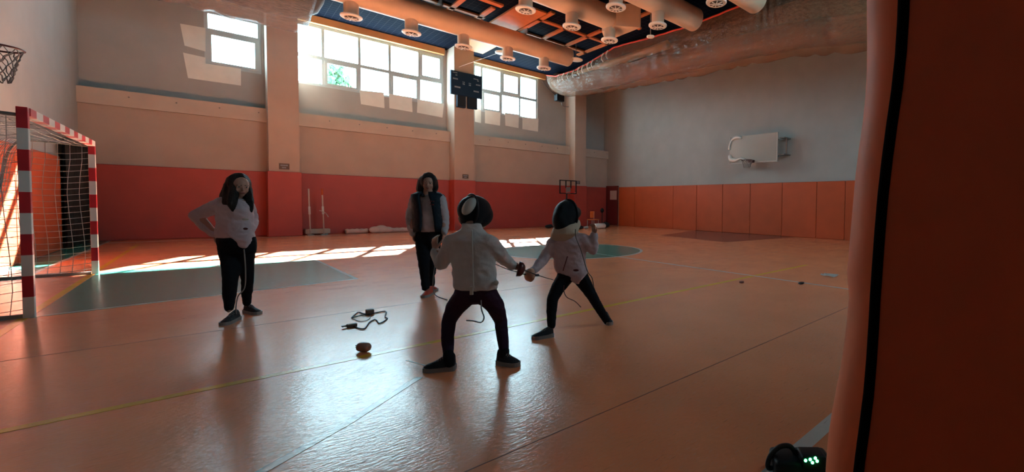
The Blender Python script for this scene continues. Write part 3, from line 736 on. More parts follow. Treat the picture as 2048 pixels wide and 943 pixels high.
# rolled mats on the floor by the wall
def onwall(px, z): return onY(px, 460, D-.35).x
def roll(pa, pb_, r, lab, m='paper', y=D-.35):
    xa, xb = onwall(pa, 0), onwall(pb_, 0); n = 14
    pts = [(xa+(xb-xa)*i/n, y+.02*math.sin(i), r*(1+.05*math.sin(i*2))) for i in range(n+1)]
    return tag(obj('rolled_sheet', tube(nb(), pts, [r*(1+.05*math.sin(i*2)) for i in range(n+1)], 12), m, smooth=True), lab, 'rolled sheet', 'rolled sheets at the foot of the window wall')
roll(692, 735, .085, 'pale rolled sheet at the left end of the row by the wall')
roll(768, 818, .085, 'pale rolled sheet beside the standing woman, by the wall')
bm = nb(); x = onwall(740, 0)
for k, (dx, r, h) in enumerate(((.1, .10, .13), (.3, .11, .15), (.5, .10, .12))):
    ellipsoid(bm, (x+dx, D-.62, h), ((r*2, 0, 0), (0, r*.9, 0), (0, 0, h*.98)))
tag(obj('bundled_sheet', remeshed(bm, .02, 5), 'paper', smooth=True), 'crumpled pale sheet heaped between two rolled sheets', 'sheet')
# far corner: chair, bag, roll, stand
c = onZ(1186, 456); s = thing('plastic_chair', (c.x, c.y, 0), 'small orange plastic chair in the far corner', 'chair')
b = nb(); box(b, c.x-.24, c.x+.24, c.y-.2, c.y+.2, .40, .44, .015); wpart('seat', b, 'orangeplastic', s)
b = nb(); box(b, c.x-.02, c.x+.24, c.y+.18, c.y+.23, .5, .82, .015); wpart('backrest', b, 'orangeplastic', s)
for dx in (-.21, .21):
    for dy in (-.17, .19): wpart('leg', tube(nb(), [(c.x+dx, c.y+dy, 0), (c.x+dx*.9, c.y+dy, .41 if dy < 0 or dx < 0 else .8)], .014, 8), 'tong', s)
c2_ = onZ(1199, 457); 
tag(obj('white_roll', tube(nb(), [(c2_.x-.25, c2_.y, .13), (c2_.x, c2_.y, .14), (c2_.x+.3, c2_.y+.02, .13)], .125, 14), 'white', smooth=True), 'white roll lying on the floor beside the small orange chair', 'roll')
c3_ = onZ(1211, 455)
b = nb(); ellipsoid(b, (c3_.x, c3_.y, .14), ((.24, 0, 0), (0, .18, 0), (0, 0, .14)))
s = thing('sports_bag', (c3_.x, c3_.y, 0), 'dark bag on the floor at the foot of the door', 'bag'); wpart('bag_body', b, 'black', s, True)
wpart('handle', tube(nb(), smoothpath([(c3_.x-.15, c3_.y, .2), (c3_.x, c3_.y, .34), (c3_.x+.15, c3_.y, .2)], 4), .014), 'black', s)
c4_ = onZ(1204, 453); s = thing('floor_stand', (c4_.x, c4_.y, 0), 'thin dark stand with a round top in the far corner', 'stand')
wpart('pole', tube(nb(), [(c4_.x, c4_.y, .02), (c4_.x, c4_.y, .75)], .02), 'black', s); wpart('head', ellipsoid(nb(), (c4_.x, c4_.y, .85), ((.1, 0, 0), (0, .1, 0), (0, 0, .13))), 'black', s, True)
wpart('base', revolve(nb(), [(.2, 0), (.19, .03), (.03, .05)], (c4_.x, c4_.y, 0), (0, 0, 1)), 'black', s)
for (px, py, sc, m, lab) in ((1160, 458, .14, 'black', 'dark shoe-sized pack on the floor left of the orange chair'), (1172, 457, .11, 'tong', 'pale pouch on the floor left of the orange chair'), (1098, 456, .16, 'black', 'dark bag by the wall behind the black mask')):
    c = onZ(px, py); b = nb(); ellipsoid(b, (c.x, c.y, sc*.55), ((sc*1.3, 0, 0), (0, sc, 0), (0, 0, sc*.55))); ellipsoid(b, (c.x+sc*.5, c.y, sc*.7), ((sc*.6, 0, 0), (0, sc*.6, 0), (0, 0, sc*.5)))
    tag(obj('gear_bag', remeshed(b, .02, 3), m, smooth=True), lab, 'bag', 'gear on the floor at the far wall')

# ------------------------------------------------------------------ small things on the floor
def fl(px, py, z=.008): p = onZ(px, py); return Vector((p.x, p.y, z))
s = thing('body_cord', fl(740, 640, 0), 'black fencing body cord lying loosely coiled on the floor', 'cord')
zz = lambda x, y: (660+x*300/1414, 580+y*200/943)
wpart('wire', tube(nb(), smoothpath([fl(*zz(*q)) for q in ((375, 230), (320, 228), (265, 215), (205, 265), (240, 255), (310, 240), (375, 235), (430, 218), (525, 205), (520, 255), (540, 275), (470, 318), (440, 290), (415, 285), (370, 310), (345, 345), (320, 370), (270, 365), (225, 345))], 5), .006, 6), 'black', s, True)
wpart('wire', tube(nb(), smoothpath([fl(*zz(*q), .006) for q in ((205, 268), (250, 288), (300, 297), (350, 285), (378, 262), (378, 235))], 5), .0035, 6), 'cord', s, True)
wpart('plug', box(nb(), *sum(([fl(*zz(375, 222))[k]-.035, fl(*zz(375, 222))[k]+.035] for k in (0, 1)), []), 0, .05, .01), 'grille', s)
pp = fl(*zz(218, 342)); b = nb(); box(b, pp.x-.05, pp.x+.03, pp.y-.025, pp.y+.025, 0, .03, .006)
for dy in (-.018, 0, .018): tube(b, [(pp.x-.05, pp.y+dy, .018), (pp.x-.09, pp.y+dy, .018)], .004, 6)
wpart('plug', b, 'grille', s)
# cup-shaped guard
pc_ = fl(727, 703, 0); s = thing('cup_piece', pc_, 'small brown cup-shaped piece lying on its side on the floor', 'cup')
ax = (ER*.97-EF*.2).normalized(); b = nb()
a_, b_ = frame_of(ax); cc = pc_+Vector((0, 0, .039))+ax*.01
outer = [(.034, -.046), (.038, -.03), (.038, 0), (.035, .025), (.028, .038), (.013, .043), (.0005, .044)]
inner = [(.001, .040), (.012, .039), (.026, .035), (.032, .022), (.035, 0), (.035, -.03), (.031, -.046)]
rings = [[cc+ax*h+(a_*math.cos(k*2*PI/28)+b_*math.sin(k*2*PI/28))*r for k in range(28)] for r, h in outer+inner]
loft(b, rings+[rings[0]], False); bmesh.ops.recalc_face_normals(b, faces=b.faces); wpart('cup', b, 'brown', s, True)
wpart('inner_core', tube(nb(), [cc+ax*.036, cc-ax*.050], .014, 12), 'tong', s, True)
for dz in (-.010, .010): wpart('prong', tube(nb(), [cc-ax*.03+Vector((0, 0, dz)), cc-ax*.085+Vector((0, 0, dz*.6))], .0035, 6), 'steel', s)
for (px, py, w0, m, lab, nme) in ((1603, 567, .05, 'black', 'dark scrap lying on the white halfway line', 'scrap'), (1484, 565, .03, 'badge', 'tiny reddish scrap on the floor before the halfway line', 'scrap')):
    c = fl(px, py, 0); b = nb(); poly(b, [(c.x-w0*1.6, c.y-.02), (c.x, c.y-.03), (c.x+w0*1.8, c.y+.0), (c.x+w0, c.y+.04), (c.x-w0, c.y+.03)], .0, .02)
    tag(obj('floor_scrap', b, m), lab, 'scrap')
c = fl(1662, 552, 0); b = nb()
V = [[b.verts.new((c.x-.12+.06*i, c.y-.1+.06*j, .012+.05*abs(noise.noise(Vector((i*.8, j*.9, 2)))))) for i in range(5)] for j in range(5)]
for j in range(4):
    for i in range(4): b.faces.new((V[j][i], V[j][i+1], V[j+1][i+1], V[j+1][i]))
bmesh.ops.solidify(b, geom=b.faces, thickness=.004)
tag(obj('crumpled_paper', b, 'white'), 'crumpled white paper on the floor at the edge of the near mat', 'paper')

# black scoring box with green lights, bottom right
c = fl(1592, 944, 0); s = thing('scoring_box', c, 'black box with a looped handle and lit green lights on the floor', 'scoring box')
e1 = ER.copy(); e2 = EF.copy()
def obox(b, c, hx, hy, z0, z1, bev=.01, tilt=0):
    n0 = len(b.verts); t_ = nb(); box(t_, -hx, hx, -hy, hy, z0, z1, bev)
    if tilt: bmesh.ops.rotate(t_, verts=t_.verts, cent=(0, 0, z0), matrix=Matrix.Rotation(tilt, 3, 'X'))
    mp = {v: b.verts.new(c+e1*v.co.x+e2*v.co.y+Vector((0, 0, v.co.z))) for v in t_.verts}
    for f in t_.faces: b.faces.new([mp[v] for v in f.verts])
    t_.free(); return b
wpart('case', obox(nb(), c+e1*.02, .13, .07, 0, .085, .02), 'black', s, True)
hp = [c-e1*.08+Vector((0, 0, .03)), c-e1*.125+Vector((0, 0, .02)), c-e1*.12+Vector((0, 0, .07)), c-e1*.08+Vector((0, 0, .115)), c-e1*.03+Vector((0, 0, .12)), c+e1*.0+Vector((0, 0, .08))]
wpart('handle', tube(nb(), smoothpath(hp, 6), .011, 10), 'black', s, True)
b = obox(nb(), c+e1*.055-e2*.03, .055, .045, .06, .115, .012); wpart('light_housing', b, 'black', s, True)
for (u, v) in ((-.03, .012), (-.01, .022), (.012, .034), (.02, .008), (.0, -.006)):
    q = c+e1*(.045+u)-e2*.076+Vector((0, 0, .095+v*.5)); wpart('green_light', ellipsoid(nb(), q+Vector((0, 0, .0)), (e1*.0065, e2*.005, Vector((0, 0, .0065))), 10, 6), 'led', s, True)

# ------------------------------------------------------------------ near mats at the right edge
def edge_world(px, py, X): return onX(px, py, X)
def near_mat(name, left_px, xplane, depth_y, thick, m, label, rnd, mat_gap=False):
    """tall soft mat standing on the floor; left edge follows given pixels on plane X=xplane and is rounded"""
    t = thing(name, (xplane, -.2, 0), label, 'mat', 'soft mats standing right of the camera')
    ys_, = [[(onX(px, py, xplane).z, onX(px, py, xplane).y) for px, py in left_px]]
    ys_.sort(); zs = [a for a, _ in ys_]; yv = [b_ for _, b_ in ys_]
    b = nb(); rings = []; H_ = 2.2
    for i in range(61):
        z = .004+H_*i/60
        y = interp(z, zs, yv)
        if z < zs[0]: y = yv[0]+(yv[1]-yv[0])/(zs[1]-zs[0])*(z-zs[0])
        if z > zs[-1]: y = yv[-1]+(yv[-1]-yv[-2])/(zs[-1]-zs[-2])*(z-zs[-1])
        y += .0025*math.sin(z*17)
        ring = []
        for k in range(13):
            a = PI*k/12; ring.append((xplane+thick/2-math.cos(a)*thick/2, y-rnd+math.sin(a)*rnd, z))
        ring += [(xplane+thick, y-depth_y, z), (xplane, y-depth_y, z)]
        rings.append(ring)
    rings_keep = rings
    loft(b, rings); bmesh.ops.recalc_face_normals(b, faces=b.faces)
    o = wpart('cover', b, m, t, True); o.data.set_sharp_from_angle(angle=math.radians(55))
    if mat_gap:
        pts = [Vector((xplane+.004, r_[0].y if hasattr(r_[0], 'y') else r_[0][1]+.006, r_[0][2])) for r_ in rings_keep]
        wpart('gap_shade', tube(nb(), pts, .007, 8), 'mat_gap', t, True)  # black tube standing in for the shaded gap between the two mats
    return t
L1 = [(1711, -10), (1706, 150), (1702, 220), (1691, 330), (1685, 420), (1676, 500), (1668, 560), (1672, 600), (1664, 670), (1656, 740), (1644, 820), (1636, 880), (1630, 950)]
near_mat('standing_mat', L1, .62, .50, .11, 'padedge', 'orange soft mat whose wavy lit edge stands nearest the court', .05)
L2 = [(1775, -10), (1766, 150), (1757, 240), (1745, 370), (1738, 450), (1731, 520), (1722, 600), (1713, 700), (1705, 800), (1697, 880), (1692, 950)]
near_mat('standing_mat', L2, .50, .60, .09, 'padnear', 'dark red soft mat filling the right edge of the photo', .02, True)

# ------------------------------------------------------------------ outdoor tree seen through the wide window
def tree(c, h, r, lab):
    t = thing('tree', c, lab, 'tree', 'trees outside the windows')
    c = Vector(c); wpart('trunk', tube(nb(), [c, c+Vector((.1, 0, h*.5)), c+Vector((0, 0, h*.85))], [.2, .14, .05]), 'bark', t, True)
    b = nb(); rnd = random.Random(3)
    for k in range(1500):
        u = rnd.random(); a = rnd.random()*2*PI; zz_ = h*(.35+.65*u); rr = r*math.sqrt(rnd.random())*(1.15-u)*(.8+.4*math.sin(a*3+u*9))
        p = c+Vector((rr*math.cos(a), rr*math.sin(a), zz_)); s_ = .16+.12*rnd.random()
        v1 = Vector((rnd.uniform(-1, 1), rnd.uniform(-1, 1), rnd.uniform(-1, 1))).normalized()*s_; v2 = v1.cross(Vector((rnd.uniform(-1, 1), rnd.uniform(-1, 1), rnd.uniform(-1, 1)))).normalized()*s_*.6
        b.faces.new([b.verts.new(p+q_) for q_ in (v1, v2, -v1, -v2)])
    wpart('foliage', b, 'leaf', t)
pt = onY(672, 135, 32); tree((pt.x, 32, 0), pt.z+.2, 2.2, 'tree outside the wide window, seen in its second lower pane')

# ------------------------------------------------------------------ people
def V3(a, b, c): return ER*a + EF*b + UP*c       # right, away from the camera, up
def hand(bm, wrist, d, nrm, s=1.0, curl=.5, thumb=1, spread=.12):
    """d: direction of the fingers, nrm: palm normal (fingers curl towards it), thumb: +1/-1 side"""
    d = Vector(d).normalized(); nrm = Vector(nrm); nrm = (nrm-d*nrm.dot(d)).normalized(); sd = d.cross(nrm).normalized()*thumb
    w_ = Vector(wrist); k = .001*s
    for off in (-24, -8, 8, 24): capsule(bm, w_+d*12*k+sd*off*.62*k, w_+d*82*k+sd*off*k, 13.5*k, 12*k, 8)
    for off, ln_, i in ((25, 70, 0), (8.5, 78, 1), (-8.5, 72, 2), (-25, 56, 3)):
        p = w_+d*86*k+sd*off*k; ang = 0; dd = d
        for j, f in enumerate((.45, .31, .24)):
            ang += curl*(.55, .8, .55)[j]*(1+.08*i)
            q = p+(d*math.cos(ang)+nrm*math.sin(ang)+sd*spread*(1.5-i)*.35)*ln_*f*k
            capsule(bm, p, q, (9.5-j*.8)*k, (8.8-j*.9)*k, 8); p = q
    p = w_+d*22*k+sd*26*k
    for j, (ln_, a1) in enumerate(((38, .75), (30, .5), (24, .3))):
        q = p+(sd*math.sin(a1)+d*math.cos(a1)+nrm*(.25+.25*curl*j)).normalized()*ln_*k
        capsule(bm, p, q, (12.5-1.6*j)*k, (11-1.6*j)*k, 8); p = q
def head(bm, c, f, up, h):
    """c: head centre, f: face direction, h: head height (chin to crown)"""
    up = Vector(up).normalized(); f = Vector(f); f = (f-up*f.dot(up)).normalized(); s = up.cross(f).normalized(); k = h
    c = Vector(c)
    ellipsoid(bm, c+up*.10*k-f*.03*k, (s*.335*k, f*.42*k, up*.40*k))
    ellipsoid(bm, c-up*.08*k+f*.07*k, (s*.275*k, f*.30*k, up*.36*k))
    ellipsoid(bm, c-up*.36*k+f*.20*k, (s*.13*k, f*.12*k, up*.10*k))                       # chin
    for q in (-1, 1):
        ellipsoid(bm, c-up*.13*k+f*.24*k+s*q*.15*k, (s*.10*k, f*.10*k, up*.12*k))          # cheeks
        ellipsoid(bm, c-up*.02*k-f*.04*k+s*q*.335*k, (s*.035*k, f*.07*k, up*.12*k))        # ears
        ellipsoid(bm, c+up*.085*k+f*.33*k+s*q*.13*k, (s*.10*k, f*.06*k, up*.03*k))         # brows
    capsule(bm, c+up*.04*k+f*.37*k, c-up*.115*k+f*.43*k, .030*k, .045*k, 8)                # nose
    ellipsoid(bm, c-up*.235*k+f*.345*k, (s*.095*k, f*.05*k, up*.028*k)); ellipsoid(bm, c-up*.275*k+f*.335*k, (s*.08*k, f*.05*k, up*.026*k))
    return s, f, up
def face_parts(parent, c, f, up, h):
    up = Vector(up).normalized(); f = Vector(f); f = (f-up*f.dot(up)).normalized(); s = up.cross(f).normalized(); c = Vector(c)
    for q in (-1, 1):
        e = wpart('eye', ellipsoid(nb(), c+up*.02*h+f*.315*h+s*q*.135*h, (s*.06*h, f*.05*h, up*.036*h), 12, 8), 'eye', parent, True)
        wpart('pupil', ellipsoid(nb(), c+up*.02*h+f*.352*h+s*q*.135*h, (s*.026*h, f*.018*h, up*.028*h), 10, 6), 'black', parent, True)
        wpart('eyebrow', capsule(nb(), c+up*.105*h+f*.375*h+s*q*.06*h, c+up*.11*h+f*.325*h+s*q*.21*h, .014*h, .010*h, 8), 'hair', parent, True)
    wpart('lips', ellipsoid(nb(), c-up*.250*h+f*.365*h, (s*.10*h, f*.04*h, up*.034*h), 14, 8), 'lip', parent, True)
def sec(bm, secs, seg=28, pw=1.0):
    """secs: (centre, side half-vector, depth half-vector)"""
    rings = []
    for c, a, b in secs: rings.append([Vector(c)+Vector(a)*math.cos(k*2*PI/seg)+Vector(b)*math.sin(k*2*PI/seg) for k in range(seg)])
    return loft(bm, rings)
def pxsec(bm, dep, rows, depth_r=.6, fwd=None):
    """rows: (y, xl, xr, ddepth[, ratio]) outline in the photo at the given camera depth"""
    out = []
    for r in rows:
        y, xl, xr, dd = r[:4]; ra = r[4] if len(r) > 4 else depth_r
        a = atd(xl, y, dep+dd); b = atd(xr, y, dep+dd); h = (b-a)/2; out.append(((a+b)/2, h, EF*h.length*ra))
    return sec(bm, out)
def shoe(parent, heel, toe, w_, h_, m='shoe', heel_h=.0, ankle=None, laces=True):
    """heel, toe: floor points"""
    heel, toe = Vector(heel), Vector(toe); d = toe-heel; l = d.length; d.normalize(); s = Vector((-d.y, d.x, 0)).normalized(); n = d.cross(s); n = n if n.z > 0 else -n
    prof = [(0, .62, .9), (.04, .78, 1), (.15, .84, 1.0), (.35, .80, .86), (.55, .92, .62), (.75, 1.0, .46), (.9, .80, .36), (.98, .45, .25), (1.0, .2, .15)]
    b = nb(); rings = []
    for u, ww, hh in prof:
        c_ = heel+d*l*u; rings.append([c_+s*math.cos(a)*w_*.5*ww*(1 if math.sin(a) < .1 else .85)+n*(.028+max(0, math.sin(a))*(h_*hh-.02)) for a in [2*PI*k/20 for k in range(20)]])
    loft(b, rings); bmesh.ops.recalc_face_normals(b, faces=b.faces)
    so_ = flesh('shoe', b, m, parent, .006, 3)
    b = nb(); rings = []
    for u, ww, hh in prof:
        c_ = heel+d*l*(u*1.03-.015); e = w_*.53*ww; rings.append([c_-s*e, c_+s*e, c_+s*e+n*(.03+.006*(u < .2)), c_-s*e+n*(.03+.006*(u < .2))])
    loft(b, rings); bmesh.ops.recalc_face_normals(b, faces=b.faces)
    sb = wpart('sole', b, 'sole', so_)
    if laces:
        b = nb()
        for u in (.38, .45, .52, .59):
            hh = interp(u, [.35, .55, .75], [.86, .62, .46])*h_; c_ = heel+d*l*u+n*(hh+.006); tube(b, smoothpath([c_-s*w_*.22-n*.012, c_+n*.002, c_+s*w_*.22-n*.012], 3), .0035, 6)
        wpart('laces', b, 'cord', so_)
    return so_
def legpts(dep, pts, dend):
    """pts: (x, y, depth bump): the depth runs evenly from the hip to the foot"""
    y0, y1 = pts[0][1], pts[-1][1]
    return [atd(p[0], p[1], dep+dend*(p[1]-y0)/(y1-y0)+(p[2] if len(p) > 2 else 0)) for p in pts]
def leg(dep, pts, rr):
    """pts: (x,y,ddepth)"""
    return [atd(x, y, dep+dd) for x, y, dd in pts], rr
def person(name, label, foot): return thing(name, Vector((foot.x, foot.y, 0)), label, 'person')

# ---- girl with hand on hip -------------------------------------------------------------
f1, f2 = onZ(459, 641), onZ(500, 626)
dg_ = depth((f1+f2)/2)
gp = person('person', 'girl with long dark hair in a white fencing jacket and black leggings, hand on hip', (f1+f2)/2)
px = dg_/FPX
A = lambda x, y, dd=0: atd(x, y, dg_+dd)
hc = A(480, 373, 0); hf = V3(.85, -.5, -.35); hu = V3(.12, -.05, 1)
b = nb(); head(b, hc, hf, hu, .215)
capsule(b, A(474, 392), A(469, 405), .052, .06)
pxsec(b, dg_, [(400, 445, 492, 0, .5), (425, 440, 500, 0), (455, 442, 500, 0), (478, 444, 504, 0)])
limb(b, [A(444, 406), A(397, 431, -.02), A(428, 465, .05)], [.05, .040, .030])
hand(b, A(427, 464, .05), V3(.7, .2, -.55), V3(.1, -1, -.1), .95, .5, 1)
limb(b, [A(495, 410, .1), A(506, 440, .16), A(500, 462, .02)], [.048, .038, .028])
hand(b, A(500, 458, .02), V3(-.3, -.5, -.5), V3(-.6, .5, 0), .9, .9, -1)
L1_, R1_ = legpts(dg_, [(460, 492), (463, 530), (460, 562, -.02), (459, 590), (458, 620)], depth(f1)-dg_), [.098, .080, .060, .055, .036]
L2_, R2_ = legpts(dg_, [(489, 492), (491, 530), (495, 555, -.02), (494, 582), (494, 609)], depth(f2)-dg_), [.090, .070, .052, .048, .035]
limb(b, L1_, [r-.014 for r in R1_]); limb(b, L2_, [r-.014 for r in R2_])
flesh('body', b, 'skin', gp, .007, 4); face_parts(gp, hc, hf, hu, .215)
b = nb()
pxsec(b, dg_, [(394, 462, 480, 0, .8), (400, 446, 490, 0, .6), (412, 437, 501, 0, .62), (430, 436, 503, 0, .62), (445, 436, 503, -.01, .62), (460, 435, 504, -.01, .62), (470, 434, 505, 0, .62), (476, 437, 506, 0, .62)])
pxsec(b, dg_-.06, [(468, 437, 505, .03, .45), (478, 452, 503, .01, .4), (488, 470, 499, -.01, .4), (496, 484, 492, -.02, .5)])
limb(b, [A(447, 407), A(418, 419), A(392, 431, -.02)], [.075, .066, .056]); limb(b, [A(392, 431, -.02), A(410, 452, .02), A(427, 467, .05)], [.056, .048, .040])
limb(b, [A(493, 412, .08), A(505, 440, .16), A(502, 456, .04)], [.068, .056, .042])
ellipsoid(b, A(472, 428, -.04), (ER*.13, EF*.07, UP*.11))
flesh('fencing_jacket', b, 'jkp', gp, .009, 6)
wpart('chest_strip', box(nb(), 0, 0.001, 0, .001, 0, .001), 'white', gp) if 0 else None
b = nb(); ellipsoid(b, A(491, 457, -.168), (ER*.024, EF*.006, UP*.012)); wpart('badge', b, 'badge', gp)
b = nb(); ellipsoid(b, A(491, 438, -.165), (ER*.035, EF*.006, UP*.012)); wpart('chest_label', b, 'white', gp)
b = nb()
pxsec(b, dg_, [(466, 438, 503, 0, .6), (480, 438, 508, 0, .66), (494, 441, 509, 0, .66), (505, 443, 508, 0, .6)])
L1_[-1] = L1_[-1].lerp(L1_[-2], .15); L2_[-1] = L2_[-1].lerp(L2_[-2], .15); limb(b, L1_, R1_); limb(b, L2_, R2_)
flesh('leggings', b, 'blk', gp, .009, 5)
b = nb()   # hair: cap + long strands
s_, f_, u_ = hu.cross(hf).normalized(), hf, hu
ellipsoid(b, hc+UP*.030-ER*.03+EF*.02, (ER*.094, EF*.100, UP*.112))
for (pts, rr) in (([(466, 362, 0), (461, 385, -.02), (458, 405, -.05), (460, 420, -.06)], [.058, .058, .055, .025]), ([(461, 370, .05), (453, 390, .03), (450, 408, 0), (453, 424, -.02)], [.05, .05, .046, .018]), ([(470, 372, -.04), (466, 392, -.07), (464, 408, -.09), (468, 422, -.09)], [.045, .045, .04, .02]), ([(490, 362, .08), (496, 385, .06), (500, 405, .02), (502, 422, -.0)], [.045, .04, .036, .016]), ([(489, 390, .07), (492, 405, .05), (494, 418, .02)], [.045, .04, .02])):
    limb(b, [A(*q) for q in pts], rr)
flesh('hair', b, 'hair', gp, .008, 4)
tf = V3(.35, -1, 0).normalized(); tf2 = V3(1, -.35, 0).normalized()
c_ = onZ(459, 645); shoe(gp, c_-tf*.13, c_+tf*.11, .092, .10)
c_ = onZ(503, 626); shoe(gp, c_-tf2*.09, c_+tf2*.13, .088, .10)
wpart('body_cord', tube(nb(), smoothpath([A(488, 498, -.15), A(491, 540, -.14), A(489, 575, -.14), A(476, 592, -.16), A(472, 615, -.17), onZ(473, 640)+UP*.01], 6), .005, 6), 'cord', gp, True)

# ---- woman in a vest ------------------------------------------------------------------
f1, f2 = onZ(853, 590), onZ(866, 580)
dw = depth((f1+f2)/2); A = lambda x, y, dd=0: atd(x, y, dw+dd)
wp = person('person', 'standing woman in a dark vest over a pale sweatshirt, with red shoes', (f1+f2)/2)
hc = A(857, 367); hf = V3(.35, -.9, -.1); hu = V3(.05, 0, 1)
b = nb(); head(b, hc, hf, hu, .225); capsule(b, A(856, 380), A(856, 392), .055, .06)
pxsec(b, dw, [(392, 836, 878, 0, .5), (420, 836, 878, 0), (460, 838, 878, 0)])
limb(b, [A(833, 396), A(822, 430), A(827, 466, -.05)], [.05, .04, .032]); hand(b, A(827, 466, -.05), V3(.15, -.1, -1), V3(1, .1, 0), .95, .45, -1)
limb(b, [A(880, 396), A(888, 432), A(889, 464, -.05)], [.05, .04, .032]); hand(b, A(889, 464, -.05), V3(-.05, -.1, -1), V3(-1, .1, 0), .95, .45, 1)
L1_, R1_ = legpts(dw, [(845, 478), (846, 505), (848, 530, -.02), (850, 552), (851, 574)], depth(f1)-dw), [.090, .080, .066, .056, .050]
L2_, R2_ = legpts(dw, [(869, 478), (867, 505), (864, 530, -.02), (862, 550), (862, 568)], depth(f2)-dw), [.088, .076, .062, .054, .048]
limb(b, L1_, [r-.014 for r in R1_]); limb(b, L2_, [r-.014 for r in R2_])
flesh('body', b, 'skin', wp, .008, 4); face_parts(wp, hc, hf, hu, .225)
b = nb(); ellipsoid(b, hc+UP*.028+EF*.03-ER*.01, (ER*.100, EF*.108, UP*.122))
limb(b, [A(847, 362, .04), A(843, 378, .03), A(842, 390, .02)], [.07, .065, .045]); limb(b, [A(866, 360, .06), A(869, 374, .06), A(867, 384, .06)], [.055, .05, .035]); limb(b, [A(857, 375, .09), A(857, 392, .10)], [.08, .06])
flesh('hair', b, 'hair', wp, .009, 4)
b = nb(); pxsec(b, dw, [(388, 848, 866, 0, .9), (394, 834, 879, 0, .55), (410, 831, 882, 0, .58), (435, 832, 882, -.02, .66), (458, 834, 882, -.02, .66), (463, 836, 880, -.02, .6)])
limb(b, [A(832, 398), A(821, 430), A(823, 452), A(826, 466, -.05)], [.075, .062, .058, .045]); limb(b, [A(881, 398), A(889, 432), A(890, 450), A(889, 464, -.05)], [.072, .06, .054, .044])
flesh('sweatshirt', b, 'tee', wp, .010, 5)
# vest: two front panels, back, collar
b = nb()
def bent(rows):
    """open-front shell: rows (y, xl, xr, gapl, gapr): arc around the torso leaving a front gap"""
    out = []
    for (y, xl, xr, gl, gr) in rows:
        a = A(xl, y); c = A(xr, y); ctr = (a+c)/2; h = (c-a).length/2; ring = []
        gl_ = (gl-(xl+xr)/2)/((xr-xl)/2); gr_ = (gr-(xl+xr)/2)/((xr-xl)/2)
        a0 = math.acos(max(-1, min(1, gr_))); a1 = 2*PI-math.acos(max(-1, min(1, gl_)))
        a0, a1 = -a0, -(2*PI-math.acos(max(-1, min(1, gl_))))
        st = [-(math.acos(gr_))+0.0]; 
        for k in range(37):
            # start at the right edge of the gap (front), go right, round the back, to the left edge
            th = -math.acos(gr_)+(2*PI-(math.acos(gl_)-math.acos(gr_)))*k/36
            ring.append(ctr+ER*math.cos(th)*h+EF*math.sin(th)*h*.74)
        out.append(ring)
    return out
rg = bent([(386, 838, 874, 851, 863), (391, 828, 884, 850, 867), (405, 829, 885, 852, 871), (430, 830, 887, 855, 875), (450, 831, 888, 855, 877), (462, 832, 888, 853, 878)])
V = [[b.verts.new(p) for p in r] for r in rg]
for a_, c_ in zip(V, V[1:]):
    for k in range(36): b.faces.new((a_[k], a_[k+1], c_[k+1], c_[k]))
bmesh.ops.recalc_face_normals(b, faces=b.faces); bmesh.ops.solidify(b, geom=b.faces, thickness=-.022)
vo = wpart('vest', b, 'vest', wp, True)
b = nb(); tube(b, smoothpath([A(846, 391, -.10), A(843, 386, -.04), A(846, 383, .04), A(857, 382, .08), A(868, 383, .04), A(871, 386, -.04), A(869, 391, -.10)], 5), .022, 8); wpart('vest_collar', b, 'vest', wp, True)
b = nb()
for i, (x, y, ww) in enumerate(((862, 402, .03), (867, 402, .018), (861, 408, .014), (866, 409, .03))): box_c = A(x, y, -.165); ellipsoid(b, box_c, (ER*ww*.5, EF*.004, UP*.008))
wpart('chest_print', b, 'badge', wp)
b = nb(); pxsec(b, dw, [(458, 834, 883, 0, .6), (470, 832, 885, 0, .62), (484, 834, 884, 0, .6)])
limb(b, L1_, R1_); limb(b, L2_, R2_)
flesh('trousers', b, 'blk', wp, .010, 5)
tf = V3(.1, -1, 0).normalized(); tf2 = V3(.9, -.5, 0).normalized()
c_ = onZ(853, 592); shoe(wp, c_-tf*.16, c_+tf*.1, .10, .10, 'rshoe'); c_ = onZ(864, 580); shoe(wp, c_-tf2*.12, c_+tf2*.10, .095, .10, 'rshoe')
wpart('body_cord', tube(nb(), smoothpath([A(876, 470, -.15), A(874, 500, -.14), A(866, 560, -.16), A(870, 588, -.2), onZ(895, 600)+UP*.008], 6), .005, 6), 'cord', wp, True)

# ---- fencer seen from behind ------------------------------------------------------------
fL, fR = onZ(893, 742), onZ(1010, 728)
da = depth((fL+fR)/2); A = lambda x, y, dd=0: atd(x, y, da+dd)
dl, dr = depth(fL)-da, depth(fR)-da
ap = person('fencer', 'fencer seen from behind in a white jacket, dark purple leggings and a black mask', (fL+fR)/2)
hc = A(945, 420, .05); hf = V3(.45, .9, -.05); hu = V3(.0, .08, 1)
b = nb(); head(b, hc, hf, hu, .20); capsule(b, A(943, 440, .03), A(943, 460, .03), .045, .05)
pxsec(b, da, [(470, 905, 982, 0, .45), (510, 912, 985, 0, .5), (560, 915, 985, 0, .5), (595, 918, 987, 0, .5)])
limb(b, [A(905, 485), A(886, 528, .05), A(870, 500, .10)], [.045, .035, .026]); hand(b, A(870, 500, .10), V3(-.15, .15, 1), V3(.35, .9, 0), .80, .55, -1, .2)
limb(b, [A(982, 485), A(1006, 516, .10), A(1024, 530, .17)], [.045, .035, .026]); hand(b, A(1023, 530, .17), V3(.75, .55, -.35), V3(-.35, .6, -.7), .80, 1.25, 1)
L1_, R1_ = legpts(da, [(930, 592), (911, 614, .03), (898, 640, .06), (895, 672, .03), (897, 718)], dl), [.080, .068, .050, .046, .036]
L2_, R2_ = legpts(da, [(975, 592), (991, 612, .05), (1001, 638, .10), (1005, 672, .05), (1010, 712)], dr), [.078, .066, .048, .043, .035]
limb(b, L1_, [r-.012 for r in R1_]); limb(b, L2_, [r-.012 for r in R2_])
